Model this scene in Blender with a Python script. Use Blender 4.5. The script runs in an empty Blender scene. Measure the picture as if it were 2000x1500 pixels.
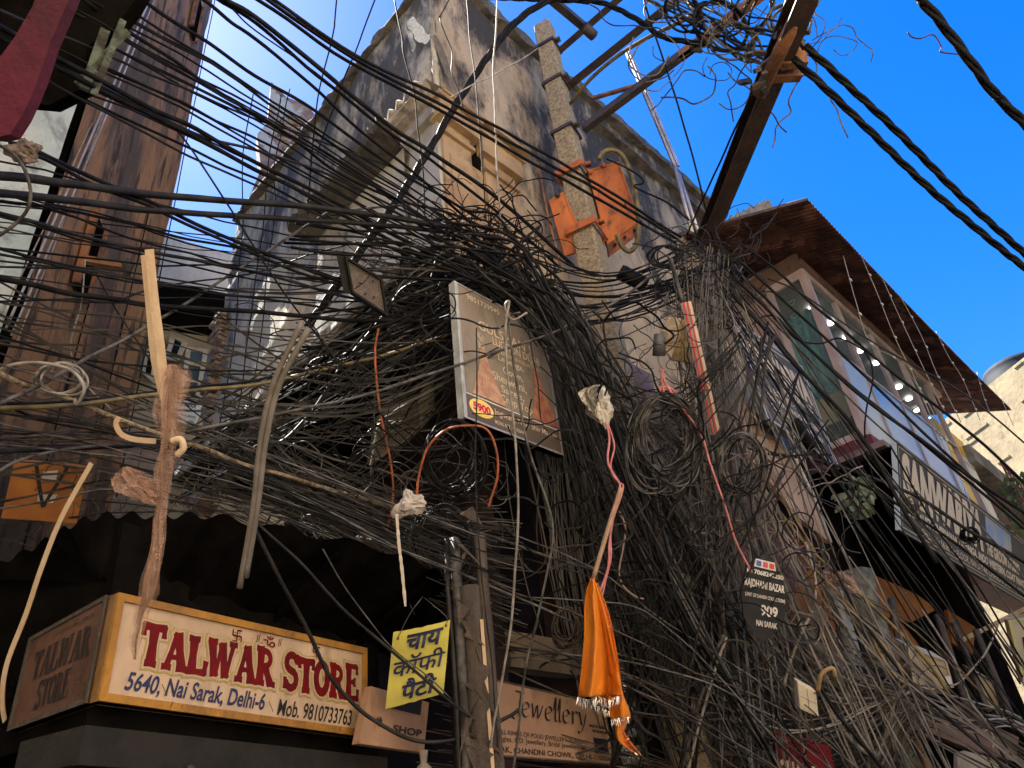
import bpy, bmesh, math, random
from mathutils import Vector, Matrix, noise
rnd = random.Random(7)
S = bpy.context.scene
COL = S.collection
R = math.radians
# ------------------------------------------------------------------ camera
FPX, CX, CY, EYE = 1500.0, 1000.0, 750.0, 1.6
up = Vector((-270.0, 2317.0, -FPX)).normalized()
fw = Vector((0, 0, -1)); Yc = (fw - up * fw.dot(up)).normalized(); Xc = Yc.cross(up)
RM = Matrix((Xc, Yc, up))                       # world = RM @ camera
O = Vector((0, 0, EYE))
cd = bpy.data.cameras.new('camera'); cam = bpy.data.objects.new('camera', cd); COL.objects.link(cam)
cam.matrix_world = Matrix.Translation(O) @ RM.to_4x4()
cd.sensor_width = 36; cd.lens = 27; cd.clip_start = 0.05; cd.clip_end = 3000
S.camera = cam

def ray(x, y): return RM @ Vector((x - CX, -(y - CY), -FPX))
def at(x, y, t): return O + ray(x, y) / FPX * t                 # t = depth along the optical axis
def atz(x, y, z): d = ray(x, y); return O + d * ((z - EYE) / d.z)
def onp(x, y, P, n): d = ray(x, y); return O + d * ((P - O).dot(n) / d.dot(n))
def depth(P): return -(RM.transposed() @ (P - O)).z
def hd(h, D=1.0, z=0.0): return Vector((math.sin(R(h)) * D, math.cos(R(h)) * D, z))
def proj(P):
    c = RM.transposed() @ (P - O); return (CX - c.x / c.z * FPX, CY + c.y / c.z * FPX)
Cn = hd(-4.8, 5.6)                              # the corner of the big building
A = hd(41.5); NF = Vector((A.y, -A.x, 0))       # right street face
B = hd(-46); NG = Vector((-B.y, B.x, 0))        # alley face
UP = Vector((0, 0, 1)); rayd = RM @ Vector((0, 0, -1))
def F(s, off, z): return Cn + A * s + NF * off + UP * z
def G(s, off, z): return Cn + B * s + NG * off + UP * z
def onF(x, y, off=0): return onp(x, y, Cn + NF * off, NF)
def onG(x, y, off=0): return onp(x, y, Cn + NG * off, NG)
def sF(P): return (P - Cn).dot(A)

# ------------------------------------------------------------------ materials
def hexc(c): return (c[0], c[1], c[2], 1)
def mat(name, c, rough=.8, c2=None, sc=3.0, stretch=(1, 1, 1), bump=.0, bsc=None, metal=0, lo=.4, hi=.6, detail=8, alpha=1, c3=None, sc3=9, lo3=.55, hi3=.7, spec=.5):
    m = bpy.data.materials.new(name); m.use_nodes = True
    nt = m.node_tree; N = nt.nodes; L = nt.links
    p = N['Principled BSDF']; p.inputs['Roughness'].default_value = rough; p.inputs['Metallic'].default_value = metal
    p.inputs['Base Color'].default_value = hexc(c); p.inputs['Specular IOR Level'].default_value = spec
    if alpha < 1: p.inputs['Alpha'].default_value = alpha
    def tex(sc, st, det=detail, rg=.6):
        g = N.new('ShaderNodeNewGeometry'); mp = N.new('ShaderNodeMapping'); mp.inputs['Scale'].default_value = st
        L.new(g.outputs['Position'], mp.inputs['Vector'])
        n = N.new('ShaderNodeTexNoise'); n.inputs['Scale'].default_value = sc; n.inputs['Detail'].default_value = det; n.inputs['Roughness'].default_value = rg
        L.new(mp.outputs[0], n.inputs['Vector']); return n.outputs['Fac']
    def ramp(fac, lo, hi):
        r = N.new('ShaderNodeMapRange'); r.inputs[1].default_value = lo; r.inputs[2].default_value = hi
        L.new(fac, r.inputs[0]); return r.outputs[0]
    def mix(fac, a, b):
        x = N.new('ShaderNodeMix'); x.data_type = 'RGBA'; L.new(fac, x.inputs['Factor'])
        for s, v in ((x.inputs['A'], a), (x.inputs['B'], b)):
            if isinstance(v, tuple): s.default_value = hexc(v)
            else: L.new(v, s)
        return x.outputs['Result']
    col = c
    if c2: col = mix(ramp(tex(sc, stretch), lo, hi), c, c2)
    if c3: col = mix(ramp(tex(sc3, stretch), lo3, hi3), col, c3)
    if c2 or c3: L.new(col, p.inputs['Base Color'])
    if bump:
        b = N.new('ShaderNodeBump'); b.inputs['Strength'].default_value = bump; b.inputs['Distance'].default_value = .03
        L.new(tex(bsc or sc * 4, (1, 1, 1), 6), b.inputs['Height']); L.new(b.outputs[0], p.inputs['Normal'])
    m['h'] = 1
    return m, nt, p, tex, ramp, mix
def M_(*a, **k): return mat(*a, **k)[0]

def plaster(name, base, tint, mould, z0, z1, amount=.75, bump=.8, bands=None):
    """old lime plaster with black mould that grows heavier towards the parapet"""
    m, nt, p, tex, ramp, mix = mat(name, base, .92)
    N, L = nt.nodes, nt.links
    c = mix(ramp(tex(.9, (1, 1, .7)), .35, .68), base, tint)
    c = mix(ramp(tex(5.0, (1, 1, .35)), .5, .75), c, tuple(v * .62 for v in base))
    g = N.new('ShaderNodeNewGeometry'); sx = N.new('ShaderNodeSeparateXYZ'); L.new(g.outputs['Position'], sx.inputs[0])
    zr = ramp(sx.outputs['Z'], z0, z1)
    st = ramp(tex(1.3, (1.2, 1.2, .28), 10, .68), .38, .60)
    a = N.new('ShaderNodeMath'); a.operation = 'MULTIPLY'; L.new(zr, a.inputs[0]); a.inputs[1].default_value = .16
    b = N.new('ShaderNodeMath'); b.operation = 'ADD'; L.new(a.outputs[0], b.inputs[0])
    s2 = tex(1.5, (1, 1, .45), 14, .70); L.new(s2, b.inputs[1])
    f = ramp(b.outputs[0], .545, .68)
    k = N.new('ShaderNodeMath'); k.operation = 'MULTIPLY'; L.new(f, k.inputs[0]); k.inputs[1].default_value = amount
    c = mix(k.outputs[0], c, mould)
    c = mix(ramp(tex(16, (1, 1, .3), 5), .62, .72), c, tuple(v * .4 for v in base))
    L.new(c, p.inputs['Base Color'])
    bp = N.new('ShaderNodeBump'); bp.inputs['Strength'].default_value = bump; bp.inputs['Distance'].default_value = .05
    L.new(tex(6, (1, 1, .6), 10, .62), bp.inputs['Height']); L.new(bp.outputs[0], p.inputs['Normal'])
    return m

MT = {}
MT['face_r'] = plaster('plaster_street', (.50, .385, .25), (.38, .28, .17), (.028, .025, .022), 6.6, 11.8, .96)
MT['face_g'] = plaster('plaster_alley', (.62, .54, .38), (.46, .41, .30), (.035, .034, .032), 6.9, 12.0, .92)
MT['parapet'] = M_('parapet_cap', (.06, .055, .05), .95, (.14, .12, .10), 4, bump=1)
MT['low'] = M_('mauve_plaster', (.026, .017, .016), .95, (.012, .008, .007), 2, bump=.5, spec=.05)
MT['dark'] = M_('soot', (.004, .0035, .003), 1.0, (.008, .007, .006), 3, bump=.3, spec=0)  # near-black: deep shade of recesses and undersides put into the colour
MT['sand'] = M_('sandstone', (.42, .29, .15), .85, (.30, .19, .10), 2.2, bump=.6, bsc=14, c3=(.10, .07, .05), sc3=4, lo3=.58, hi3=.75)
MT['ledge'] = M_('ledge_plaster', (.44, .38, .28), .9, (.25, .21, .16), 4, (1, 1, .5), bump=.8, bsc=10, c3=(.05, .045, .04), sc3=5)
MT['brick'] = M_('old_brick', (.24, .14, .09), .95, (.36, .28, .21), 6, bump=1, bsc=18, c3=(.07, .05, .04), sc3=9)
MT['concrete'] = M_('pole_concrete', (.46, .37, .23), .95, (.26, .20, .12), 26, bump=1, bsc=60, c3=(.09, .075, .05), sc3=14, lo3=.6, hi3=.72)
MT['steel'] = M_('grey_steel', (.045, .042, .042), .6, (.085, .06, .05), 6, bump=.3, bsc=40, metal=.3)
MT['rust'] = M_('rusty_steel', (.30, .13, .05), .75, (.10, .055, .035), 5, bump=.5, bsc=30, metal=.15)
MT['orange'] = M_('orange_enamel', (.56, .15, .03), .6, (.36, .09, .02), 4, (1, 1, .4), bump=.15, bsc=20, c3=(.10, .04, .018), sc3=8, lo3=.58, hi3=.72)
MT['blk'] = M_('black_rubber', (.006, .006, .006), .55, (.014, .013, .012), 9, spec=.1)
MT['blk2'] = M_('dusty_black_rubber', (.022, .020, .018), .6, (.007, .006, .006), 7, spec=.3)
MT['gry'] = M_('dusty_grey_sheath', (.115, .108, .10), .7, (.026, .024, .023), 9, spec=.3)
MT['lgt'] = M_('pale_grey_sheath', (.30, .28, .25), .6, (.17, .15, .13), 14)
MT['tanw'] = M_('tan_sheath', (.34, .24, .11), .6, (.22, .14, .06), 12)
MT['pink'] = M_('pink_sheath', (.55, .20, .19), .55, (.38, .12, .12), 12)
MT['orw'] = M_('orange_sheath', (.42, .10, .03), .6, (.20, .055, .02), 9)
MT['olive'] = M_('olive_hose', (.20, .15, .045), .5, (.07, .055, .03), 8)
MT['fray'] = M_('frayed_rope', (.42, .33, .20), .95, (.14, .10, .07), 22, bump=1, bsc=60)
MT['cream'] = M_('bare_wood', (.62, .47, .32), .75, (.50, .36, .23), 6, (1, 1, .2), bump=.2)
MT['wood'] = M_('grey_timber', (.08, .06, .045), .9, (.045, .034, .026), 5, (3, 3, .4), bump=.6, bsc=25)
def net(name, c, c2, a0=.10, a1=.50):
    m, nt, p, tex, ramp, mix = mat(name, c, .9, c2, 30)
    r = ramp(tex(14, (1, 1, .3), 8, .7), .36, .62); mr = nt.nodes.new('ShaderNodeMapRange'); mr.inputs[3].default_value = a0; mr.inputs[4].default_value = a1
    nt.links.new(r, mr.inputs[0]); nt.links.new(mr.outputs[0], p.inputs['Alpha']); return m
MT['tulle'] = net('beige_tulle', (.50, .31, .22), (.34, .20, .14))
MT['wpaint'] = M_('white_window_paint', (.42, .40, .34), .6, (.28, .26, .22), 6, bump=.2)
MT['alu'] = M_('brushed_aluminium', (.52, .50, .48), .4, (.40, .36, .34), 5, metal=.5)
MT['bluew'] = M_('distempered_wall', (.45, .55, .52), .9, (.66, .70, .66), 1.6, bump=.9, bsc=8, c3=(.10, .09, .08), sc3=3.5, lo3=.5, hi3=.68)
MT['magenta'] = M_('magenta_paint', (.085, .004, .022), .85, (.045, .003, .012), 2.5, (1, 1, .4), bump=.6, bsc=12)
MT['red'] = M_('dark_red_board', (.10, .010, .008), .6, (.05, .008, .006), 2, bump=.1)
MT['brown'] = M_('ochre_ceiling_board', (.24, .075, .010), .8, (.12, .038, .006), 1.5, bump=.15, spec=.15)
MT['black'] = M_('black_board', (.018, .018, .02), .45, (.03, .03, .032), 3)
MT['white'] = M_('white_lettering', (.72, .70, .66), .6, (.55, .53, .5), 9)
MT['navy'] = M_('navy_lettering', (.015, .02, .07), .6)
MT['ink'] = M_('black_lettering', (.012, .010, .010), .6)
MT['maroon'] = M_('maroon_lettering', (.15, .003, .002), .6, (.10, .003, .003), 7, spec=.2)
MT['halo'] = M_('olive_lettering_outline', (.36, .27, .07), .6)
MT['silver'] = M_('silver_tinsel', (.75, .70, .66), .25, metal=.9)
MT['leaf'] = M_('leaf_green', (.07, .12, .035), .55, (.14, .18, .07), 9)
MT['leafg'] = M_('dusty_leaf', (.17, .19, .12), .6, (.09, .12, .06), 14)

def cream_sign(name, c, c2): return M_(name, c, .7, c2, 2.5, (1, 1, .5), bump=.2, c3=tuple(v * .38 for v in c), sc3=6, lo3=.56, hi3=.80, spec=.2)
MT['talwar'] = cream_sign('painted_cream_board', (.56, .40, .26), (.44, .31, .20))
MT['talside'] = cream_sign('dark_side_board', (.13, .066, .045), (.09, .045, .032))  # much darker base colour than the front board
MT['ochre'] = M_('ochre_frame_paint', (.38, .175, .018), .65, (.24, .11, .018), 5, bump=.4)
MT['jew'] = cream_sign('pink_shop_board', (.40, .24, .15), (.32, .19, .12))
MT['yellow'] = M_('yellow_tin', (.66, .60, .11), .6, (.60, .54, .13), 4, bump=.15, c3=(.30, .25, .08), sc3=7, lo3=.66, hi3=.8)
MT['grysign'] = cream_sign('faded_flex_print', (.17, .14, .105), (.24, .20, .155))
MT['slate'] = M_('slate_sign', (.035, .038, .045), .6, (.055, .058, .065), .8, c3=(.08, .076, .062), sc3=.5, spec=.15)
MT['slate2'] = M_('grey_sign', (.07, .07, .08), .6, (.09, .09, .08), .9, spec=.15)
MT['letter'] = M_('cream_lettering', (.60, .48, .34), .6, spec=.15)
MT['gold'] = M_('gold_ellipse', (.72, .48, .05), .5, (.85, .66, .15), 9)
MT['bred'] = M_('bright_red_lettering', (.55, .01, .01), .5)

# ------------------------------------------------------------------ object helpers
def link(o): COL.objects.link(o); return o
def props(o, label=None, cat=None, group=None, kind=None):
    if label: o['label'] = label
    if cat: o['category'] = cat
    if group: o['group'] = group
    if kind: o['kind'] = kind
    return o
def empty(name, loc, label, cat, group=None):
    o = bpy.data.objects.new(name, None); o.location = loc; link(o); o.empty_display_size = .1
    EM[o.name] = Vector(loc); return props(o, label, cat, group)
EM = {}
class MB:
    def __init__(s): s.v = []; s.f = []; s.sm = False
    def quad(s, a, b, c, d):
        n = len(s.v); s.v += [Vector(p) for p in (a, b, c, d)]; s.f.append((n, n + 1, n + 2, n + 3)); return s
    def poly(s, pts): n = len(s.v); s.v += [Vector(p) for p in pts]; s.f.append(tuple(range(n, n + len(pts)))); return s
    def prism(s, pts, d):
        n = len(s.v); k = len(pts); s.v += [Vector(p) for p in pts] + [Vector(p) + Vector(d) for p in pts]
        s.f.append(tuple(range(n + k - 1, n - 1, -1))); s.f.append(tuple(range(n + k, n + 2 * k)))
        for i in range(k): j = (i + 1) % k; s.f.append((n + i, n + j, n + k + j, n + k + i))
        return s
    def box(s, o, u, v, w):
        o, u, v, w = map(Vector, (o, u, v, w)); return s.prism([o, o + u, o + u + v, o + v], w)
    def bar(s, p, q, w, h, side=None):
        p, q = Vector(p), Vector(q); d = (q - p).normalized(); a = side or (UP if abs(d.z) < .9 else Vector((1, 0, 0)))
        x = d.cross(a).normalized(); y = x.cross(d).normalized()
        return s.prism([p + x * w / 2 + y * h / 2, p - x * w / 2 + y * h / 2, p - x * w / 2 - y * h / 2, p + x * w / 2 - y * h / 2], q - p)
    def tube(s, pts, r, n=6, cap=True):
        k0 = len(s.v); rs = r if isinstance(r, (list, tuple)) else [r] * len(pts); x = None
        for i, p in enumerate(pts):
            d = (pts[min(i + 1, len(pts) - 1)] - pts[max(i - 1, 0)])
            d = d.normalized() if d.length > 1e-9 else UP
            if x is None: x = d.orthogonal().normalized()
            x = (x - d * x.dot(d)); x = x.normalized() if x.length > 1e-6 else d.orthogonal().normalized()
            y = d.cross(x)
            for j in range(n):
                t = 2 * math.pi * j / n; s.v.append(p + (x * math.cos(t) + y * math.sin(t)) * rs[i])
        for i in range(len(pts) - 1):
            for j in range(n):
                a = k0 + i * n + j; b = k0 + i * n + (j + 1) % n; s.f.append((a, b, b + n, a + n))
        if cap: s.f.append(tuple(k0 + j for j in range(n - 1, -1, -1))); e = k0 + (len(pts) - 1) * n; s.f.append(tuple(e + j for j in range(n)))
        s.sm = True; return s
    def grid(s, fn, nu, nv):
        k = len(s.v)
        for i in range(nu + 1):
            for j in range(nv + 1): s.v.append(Vector(fn(i / nu, j / nv)))
        for i in range(nu):
            for j in range(nv):
                a = k + i * (nv + 1) + j; s.f.append((a, a + 1, a + nv + 2, a + nv + 1))
        return s
    def build(s, name, m, parent=None, label=None, cat=None, group=None, kind=None, smooth=None, at0=None):
        me = bpy.data.meshes.new(name)
        base = EM[parent.name] if parent is not None and parent.name in EM else Vector((0, 0, 0))
        if parent is None:
            base = at0 or (sum(s.v, Vector()) / max(1, len(s.v)))
        me.from_pydata([tuple(v - base) for v in s.v], [], s.f)
        me.materials.append(m)
        if (s.sm if smooth is None else smooth):
            for p in me.polygons: p.use_smooth = True
        o = bpy.data.objects.new(name, me); link(o)
        if parent is not None: o.parent = parent; EM[o.name] = base
        else: o.location = base; EM[o.name] = base
        return props(o, label, cat, group, kind)

def run_on(P, px):
    """cables that leave the picture carry on a few metres"""
    P = list(P)
    out = lambda q: q[0] <= 2 or q[0] >= 1998 or q[1] <= 2 or q[1] >= 1498
    if out(px[0]): P.insert(0, P[0] + (P[0] - P[1]).normalized() * 2.2)
    if out(px[-1]) and px[-1][1] < 1400: P.append(P[-1] + (P[-1] - P[-2]).normalized() * 3.0)
    elif out(px[-1]): P.append(P[-1] + (P[-1] - P[-2]).normalized() * .8)
    return P
def crom(P, per=6):
    if len(P) < 3:
        return [P[0].lerp(P[-1], i / (per * 2)) for i in range(per * 2 + 1)]
    Q = [P[0] * 2 - P[1]] + list(P) + [P[-1] * 2 - P[-2]]; out = []
    for i in range(1, len(Q) - 2):
        a, b, c, d = Q[i - 1:i + 3]
        for k in range(per):
            t = k / per
            out.append(.5 * ((2 * b) + (c - a) * t + (2 * a - 5 * b + 4 * c - d) * t * t + (3 * b - a - 3 * c + d) * t ** 3))
    out.append(Q[-2]); return out

def bil(q, u, v): return (q[0] * (1 - u) + q[1] * u) * (1 - v) + (q[3] * (1 - u) + q[2] * u) * v   # BL BR TR TL
def text(body, q, rect, m, parent, off=.004, bold=0.0, shear=0, name='lettering', warp=None):
    """lettering laid on a board; q = its four corners BL BR TR TL, rect = u0 v0 u1 v1 on it"""
    c = bpy.data.curves.new('t', 'FONT'); c.body = body; c.size = 1; c.offset = bold; c.shear = shear; c.fill_mode = 'FRONT'; c.resolution_u = 4
    c.align_x = 'LEFT'
    o = bpy.data.objects.new('t', c); link(o); bpy.context.view_layer.update()
    me = bpy.data.meshes.new_from_object(o.evaluated_get(bpy.context.evaluated_depsgraph_get()))
    bpy.data.objects.remove(o)
    xs = [v.co.x for v in me.vertices]; ys = [v.co.y for v in me.vertices]
    if not xs: return None
    x0, x1, y0, y1 = min(xs), max(xs), min(ys), max(ys)
    n = (q[1] - q[0]).cross(q[3] - q[0]).normalized()
    base = EM[parent.name]
    for v in me.vertices:
        u = rect[0] + (v.co.x - x0) / (x1 - x0) * (rect[2] - rect[0]); w = rect[1] + (v.co.y - y0) / (y1 - y0) * (rect[3] - rect[1])
        v.co = bil(q, u, w) + n * (off + (warp(u, w) if warp else 0)) - base
    me.materials.clear(); me.materials.append(m); me.name = name
    o = bpy.data.objects.new(name, me); link(o); o.parent = parent
    return o
# stroke lettering with slab serifs: strokes (x0,y0,x1,y1,width); glyph box 1 high
def arcp(cx, cy, rx, ry, a0, a1, n=9): return [(cx + rx * math.cos(R(a0 + (a1 - a0) * i / n)), cy + ry * math.sin(R(a0 + (a1 - a0) * i / n))) for i in range(n + 1)]
GL = {
 'T': (.78, [([(.39, .05), (.39, .95)], .24), ([(.02, .91), (.76, .91)], .15), ([(.05, .95), (.05, .70)], .10), ([(.73, .95), (.73, .70)], .10), ([(.22, .05), (.56, .05)], .10)]),
 'A': (.86, [([(.16, .05), (.42, .97)], .12), ([(.44, .97), (.69, .05)], .23), ([(.27, .33), (.58, .33)], .09), ([(.02, .05), (.30, .05)], .10), ([(.52, .05), (.86, .05)], .10)]),
 'L': (.74, [([(.2, .05), (.2, .95)], .23), ([(.02, .05), (.68, .06)], .12), ([(.66, .02), (.70, .36)], .12), ([(.02, .95), (.38, .95)], .10)]),
 'W': (1.14, [([(.14, .95), (.32, .04)], .22), ([(.34, .04), (.54, .92)], .10), ([(.54, .92), (.74, .04)], .22), ([(.76, .04), (.98, .95)], .10), ([(.01, .95), (.32, .95)], .10), ([(.84, .95), (1.12, .95)], .10)]),
 'R': (.86, [([(.2, .05), (.2, .95)], .23), ([(.2, .9)] + arcp(.38, .70, .24, .20, 90, -90) + [(.2, .5)], .14), ([(.40, .5), (.66, .06)], .21), ([(.02, .05), (.38, .05)], .10), ([(.02, .95), (.30, .95)], .10), ([(.56, .05), (.86, .05)], .10)]),
 'S': (.70, [(arcp(.35, .73, .24, .21, 20, 270) + arcp(.35, .28, .25, .23, 90, -160), .18), ([(.60, .96), (.60, .72)], .09), ([(.07, .04), (.07, .30)], .09)]),
 'O': (.84, [(arcp(.42, .5, .29, .42, 0, 360, 18), .22)]),
 'E': (.74, [([(.2, .05), (.2, .95)], .23), ([(.03, .94), (.66, .94)], .11), ([(.2, .5), (.52, .5)], .11), ([(.03, .06), (.68, .06)], .11), ([(.66, .95), (.66, .74)], .09), ([(.68, .02), (.70, .30)], .09), ([(.52, .60), (.52, .40)], .08)]),
 ' ': (.42, []),
}
def strokes(word, q, rect, m, parent, off, grow=0.0, squash=.82, arcup=0, hs=None, name='lettering'):
    tot = sum(GL[c][0] * .98 for c in word); mb = MB(); n = (q[1] - q[0]).cross(q[3] - q[0]).normalized(); x = 0; k = 0
    W = (q[1] - q[0]).length * (rect[2] - rect[0]); H = (q[3] - q[0]).length * (rect[3] - rect[1])
    ax = W / tot; ay = H
    def PT(px, py, e):  # local metric → board
        u = rect[0] + px / W * (rect[2] - rect[0]); v = rect[1] + py / H * (rect[3] - rect[1]); return bil(q, u, v) + n * e
    for ci, ch in enumerate(word):
        w, st = GL[ch]; sc = (hs[ci] if hs else 1)
        for pts, wd in st:
            P = [((x + a) * ax, b * ay * sc) for a, b in pts]; hw = (wd / 2) * min(ax, ay) + grow; k += 1; e = off + k * .00006
            L_, R_ = [], []
            for i in range(len(P)):
                a = P[max(i - 1, 0)]; b = P[min(i + 1, len(P) - 1)]; dx, dy = b[0] - a[0], b[1] - a[1]; l = math.hypot(dx, dy) or 1
                ex = grow if i in (0, len(P) - 1) and grow else 0; sx = (-1 if i == 0 else 1) * ex
                px, py = P[i][0] + dx / l * sx, P[i][1] + dy / l * sx
                fl = 1.22 if (len(P) == 2) else 1.0
                L_.append((px - dy / l * hw * fl, py + dx / l * hw * fl)); R_.append((px + dy / l * hw * fl, py - dx / l * hw * fl))
                if len(P) == 2 and i == 0:    # waisted stem
                    mx, my = (P[0][0] + P[1][0]) / 2, (P[0][1] + P[1][1]) / 2; ddx, ddy = P[1][0] - P[0][0], P[1][1] - P[0][1]; ll = math.hypot(ddx, ddy)
                    L_.append((mx - ddy / ll * hw * .92, my + ddx / ll * hw * .92)); R_.append((mx + ddy / ll * hw * .92, my - ddx / ll * hw * .92))
            for i in range(len(L_) - 1): mb.quad(PT(*R_[i], e), PT(*R_[i + 1], e), PT(*L_[i + 1], e), PT(*L_[i], e))
        x += w * .98
    return mb.build(name, m, parent, smooth=False)
def lines2d(segs, q, w, m, parent, name, off=.004):
    mb = MB(); n = (q[1] - q[0]).cross(q[3] - q[0]).normalized(); U = (q[1] - q[0]).length; V = (q[3] - q[0]).length
    for k, (x0, y0, x1, y1) in enumerate(segs):
        a = Vector((x0 * U, y0 * V)); b = Vector((x1 * U, y1 * V)); d = (b - a).normalized(); p = Vector((-d.y, d.x)) * w / 2; e = off + k * .00005
        mb.quad(*[bil(q, c.x / U, c.y / V) + n * e for c in (a - p, b - p, b + p, a + p)])
    return mb.build(name, m, parent, smooth=False)
def board(q, th, m, parent, name='board'):
    """solid board, front on q (BL BR TR TL)"""
    n = (q[1] - q[0]).cross(q[3] - q[0]).normalized()
    return MB().prism([q[0], q[1], q[2], q[3]], -n * th).build(name, m, parent)
def frame(q, w, th, m, parent, name='frame', proud=.012):
    n = (q[1] - q[0]).cross(q[3] - q[0]).normalized(); U = (q[1] - q[0]).length; V = (q[3] - q[0]).length; a, b = w / U, w / V; mb = MB()
    for (u0, v0, u1, v1) in ((0, 0, 1, b), (0, 1 - b, 1, 1), (0, b, a, 1 - b), (1 - a, b, 1, 1 - b)):
        P = [bil(q, u0, v0), bil(q, u1, v0), bil(q, u1, v1), bil(q, u0, v1)]; mb.prism([p + n * proud for p in P], -n * (th + proud))
    return mb.build(name, m, parent)
# ------------------------------------------------------------------ ground, road
g = MB().quad((-1500, -1500, 0), (1500, -1500, 0), (1500, 1500, 0), (-1500, 1500, 0)).build('ground', M_('packed_ground', (.07, .06, .05), .95, (.05, .045, .04), .5, bump=.4), kind='structure')
MB().box(F(-3, 3.6, .004) , A * 40, -NF * 2.6, UP * .001).build('road', M_('asphalt', (.05, .05, .05), .9, (.035, .035, .035), 2, bump=.3), kind='structure')

def wob(p, a, f=1.3): return noise.noise(p * f) * a + noise.noise(p * f * 3.1) * a * .4 + noise.noise(p * f * 9) * a * .16
def wall(fn, s0, s1, z0, z1, n, name, m, parent, step=.12, amp=.045, topj=0.0):
    nu, nv = max(2, int((s1 - s0) / step)), max(2, int((z1 - z0) / step))
    def f(u, v):
        s = s0 + (s1 - s0) * u; z = z0 + (z1 - z0) * v; p = fn(s, 0, z)
        if topj and v > .999: p = p + UP * noise.noise(Vector((s * 2.2, 3, 0))) * topj
        return p + n * (wob(p, amp) - amp)
    return MB().grid(f, nu, nv).build(name, m, parent, smooth=True)

# ------------------------------------------------------------------ the big corner building
cb = empty('corner_building', Cn, 'tall mouldy plaster building at the street corner behind the tangle of cables', 'building')
wall(F, 0, 7.27, 6.45, 12.1, NF, 'street_wall', MT['face_r'], cb, .10, .05)
wall(G, 0, 5.6, 6.62, 11.75, NG, 'alley_wall', MT['face_g'], cb, .10, .06, .12)
# rough arris where the two walls meet
mb = MB(); P = []
for i in range(60):
    z = 6.6 + i * (11.9 - 6.6) / 59; P.append(Cn + UP * z + (NF + NG).normalized() * (-.03 + .03 * noise.noise(Vector((0, 0, z * 5)))) + A * .03 * noise.noise(Vector((4, 0, z * 7))))
mb.tube(P, [.035 + .03 * abs(noise.noise(Vector((7, 0, z.z * 6)))) for z in P], 6).build('corner_arris', MT['face_g'], cb)
# shell behind the faces
D = F(7.2, -4.2, 0); 
mb = MB(); e = .12
ring = [Cn - NF * e - NG * e, F(7.25, -e, 0), F(7.25, -5.2, 0), G(5.55, -4.4, 0), G(5.55, -e, 0)]
mb.prism([p + UP * 6.7 for p in ring], UP * 5.0).build('upper_storeys', MT['face_g'], cb)
ring2 = [Cn - NF * .12 + A * .9, F(7.25, -.12, 0), F(7.25, -5.2, 0), G(5.55, -4.4, 0), G(5.55, -1.3, 0), Cn + A * .9 - NG * .4]
MB().prism(ring2, UP * 6.68).build('lower_storeys', MT['low'], cb)
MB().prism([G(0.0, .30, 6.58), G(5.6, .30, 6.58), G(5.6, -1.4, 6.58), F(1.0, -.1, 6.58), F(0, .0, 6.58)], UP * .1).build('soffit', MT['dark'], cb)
# parapets: mouldy cap with drip band on the street side
def cap(fn, s0, s1, z, n, o, h, name, m, jit=.04):
    k = int((s1 - s0) / .12)
    def f(u, v):
        s = s0 + (s1 - s0) * u; w = v * 5; t = noise.noise(Vector((s * 3, w, 2))) * jit
        prof = [(-.1, 0), (o, 0.02), (o + .01, h * .5), (o, h), (-.12, h + .01), (-.3, h)]
        a, b = prof[int(round(w))]; return fn(s, a, z + b) + (n + UP) * t
    return MB().grid(f, k, 5).build(name, m, cb, smooth=False)
cap(F, -.04, 7.3, 12.06, NF, .07, .20, 'parapet_cap', MT['parapet'])
cap(F, 3.3, 7.3, 11.45, NF, .09, .07, 'drip_band', MT['parapet'], .03)
cap(G, 0, 5.62, 11.70, NG, .03, .10, 'parapet_cap', MT['parapet'], .05)
# light repair patches of fresh cement near the arris
def blob(fn, path, w, off, name, m, par):
    mb = MB(); L_, R_ = [], []
    C2 = crom([Vector((a, 0, b)) for a, b in path], 6)
    for i, p in enumerate(C2):
        d = (C2[min(i + 1, len(C2) - 1)] - C2[max(i - 1, 0)]).normalized(); q = Vector((-d.z, 0, d.x)); k = w * (1 + .7 * noise.noise(p * 6)) * (.4 if i in (0, len(C2) - 1) else 1)
        L_.append(p + q * k); R_.append(p - q * k)
    for i in range(len(C2) - 1):
        mb.quad(*[fn(v.x, off, v.z) for v in (R_[i], R_[i + 1], L_[i + 1], L_[i])])
    return mb.build(name, m, par, smooth=False)
pm = M_('fresh_cement', (.20, .17, .125), .95, (.13, .11, .085), 8, bump=.9, bsc=40)
blob(G, [(.42, 11.2), (.30, 10.9), (.18, 10.55), (.04, 10.3)], .07, .035, 'cement_repair', pm, cb)
blob(F, [(.0, 10.35), (.08, 10.1), (.16, 9.8), (.28, 9.5)], .06, .035, 'cement_repair', pm, cb)
blob(G, [(.44, 11.2), (.40, 10.8), (.34, 10.45)], .045, .03, 'cement_repair', pm, cb)
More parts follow.
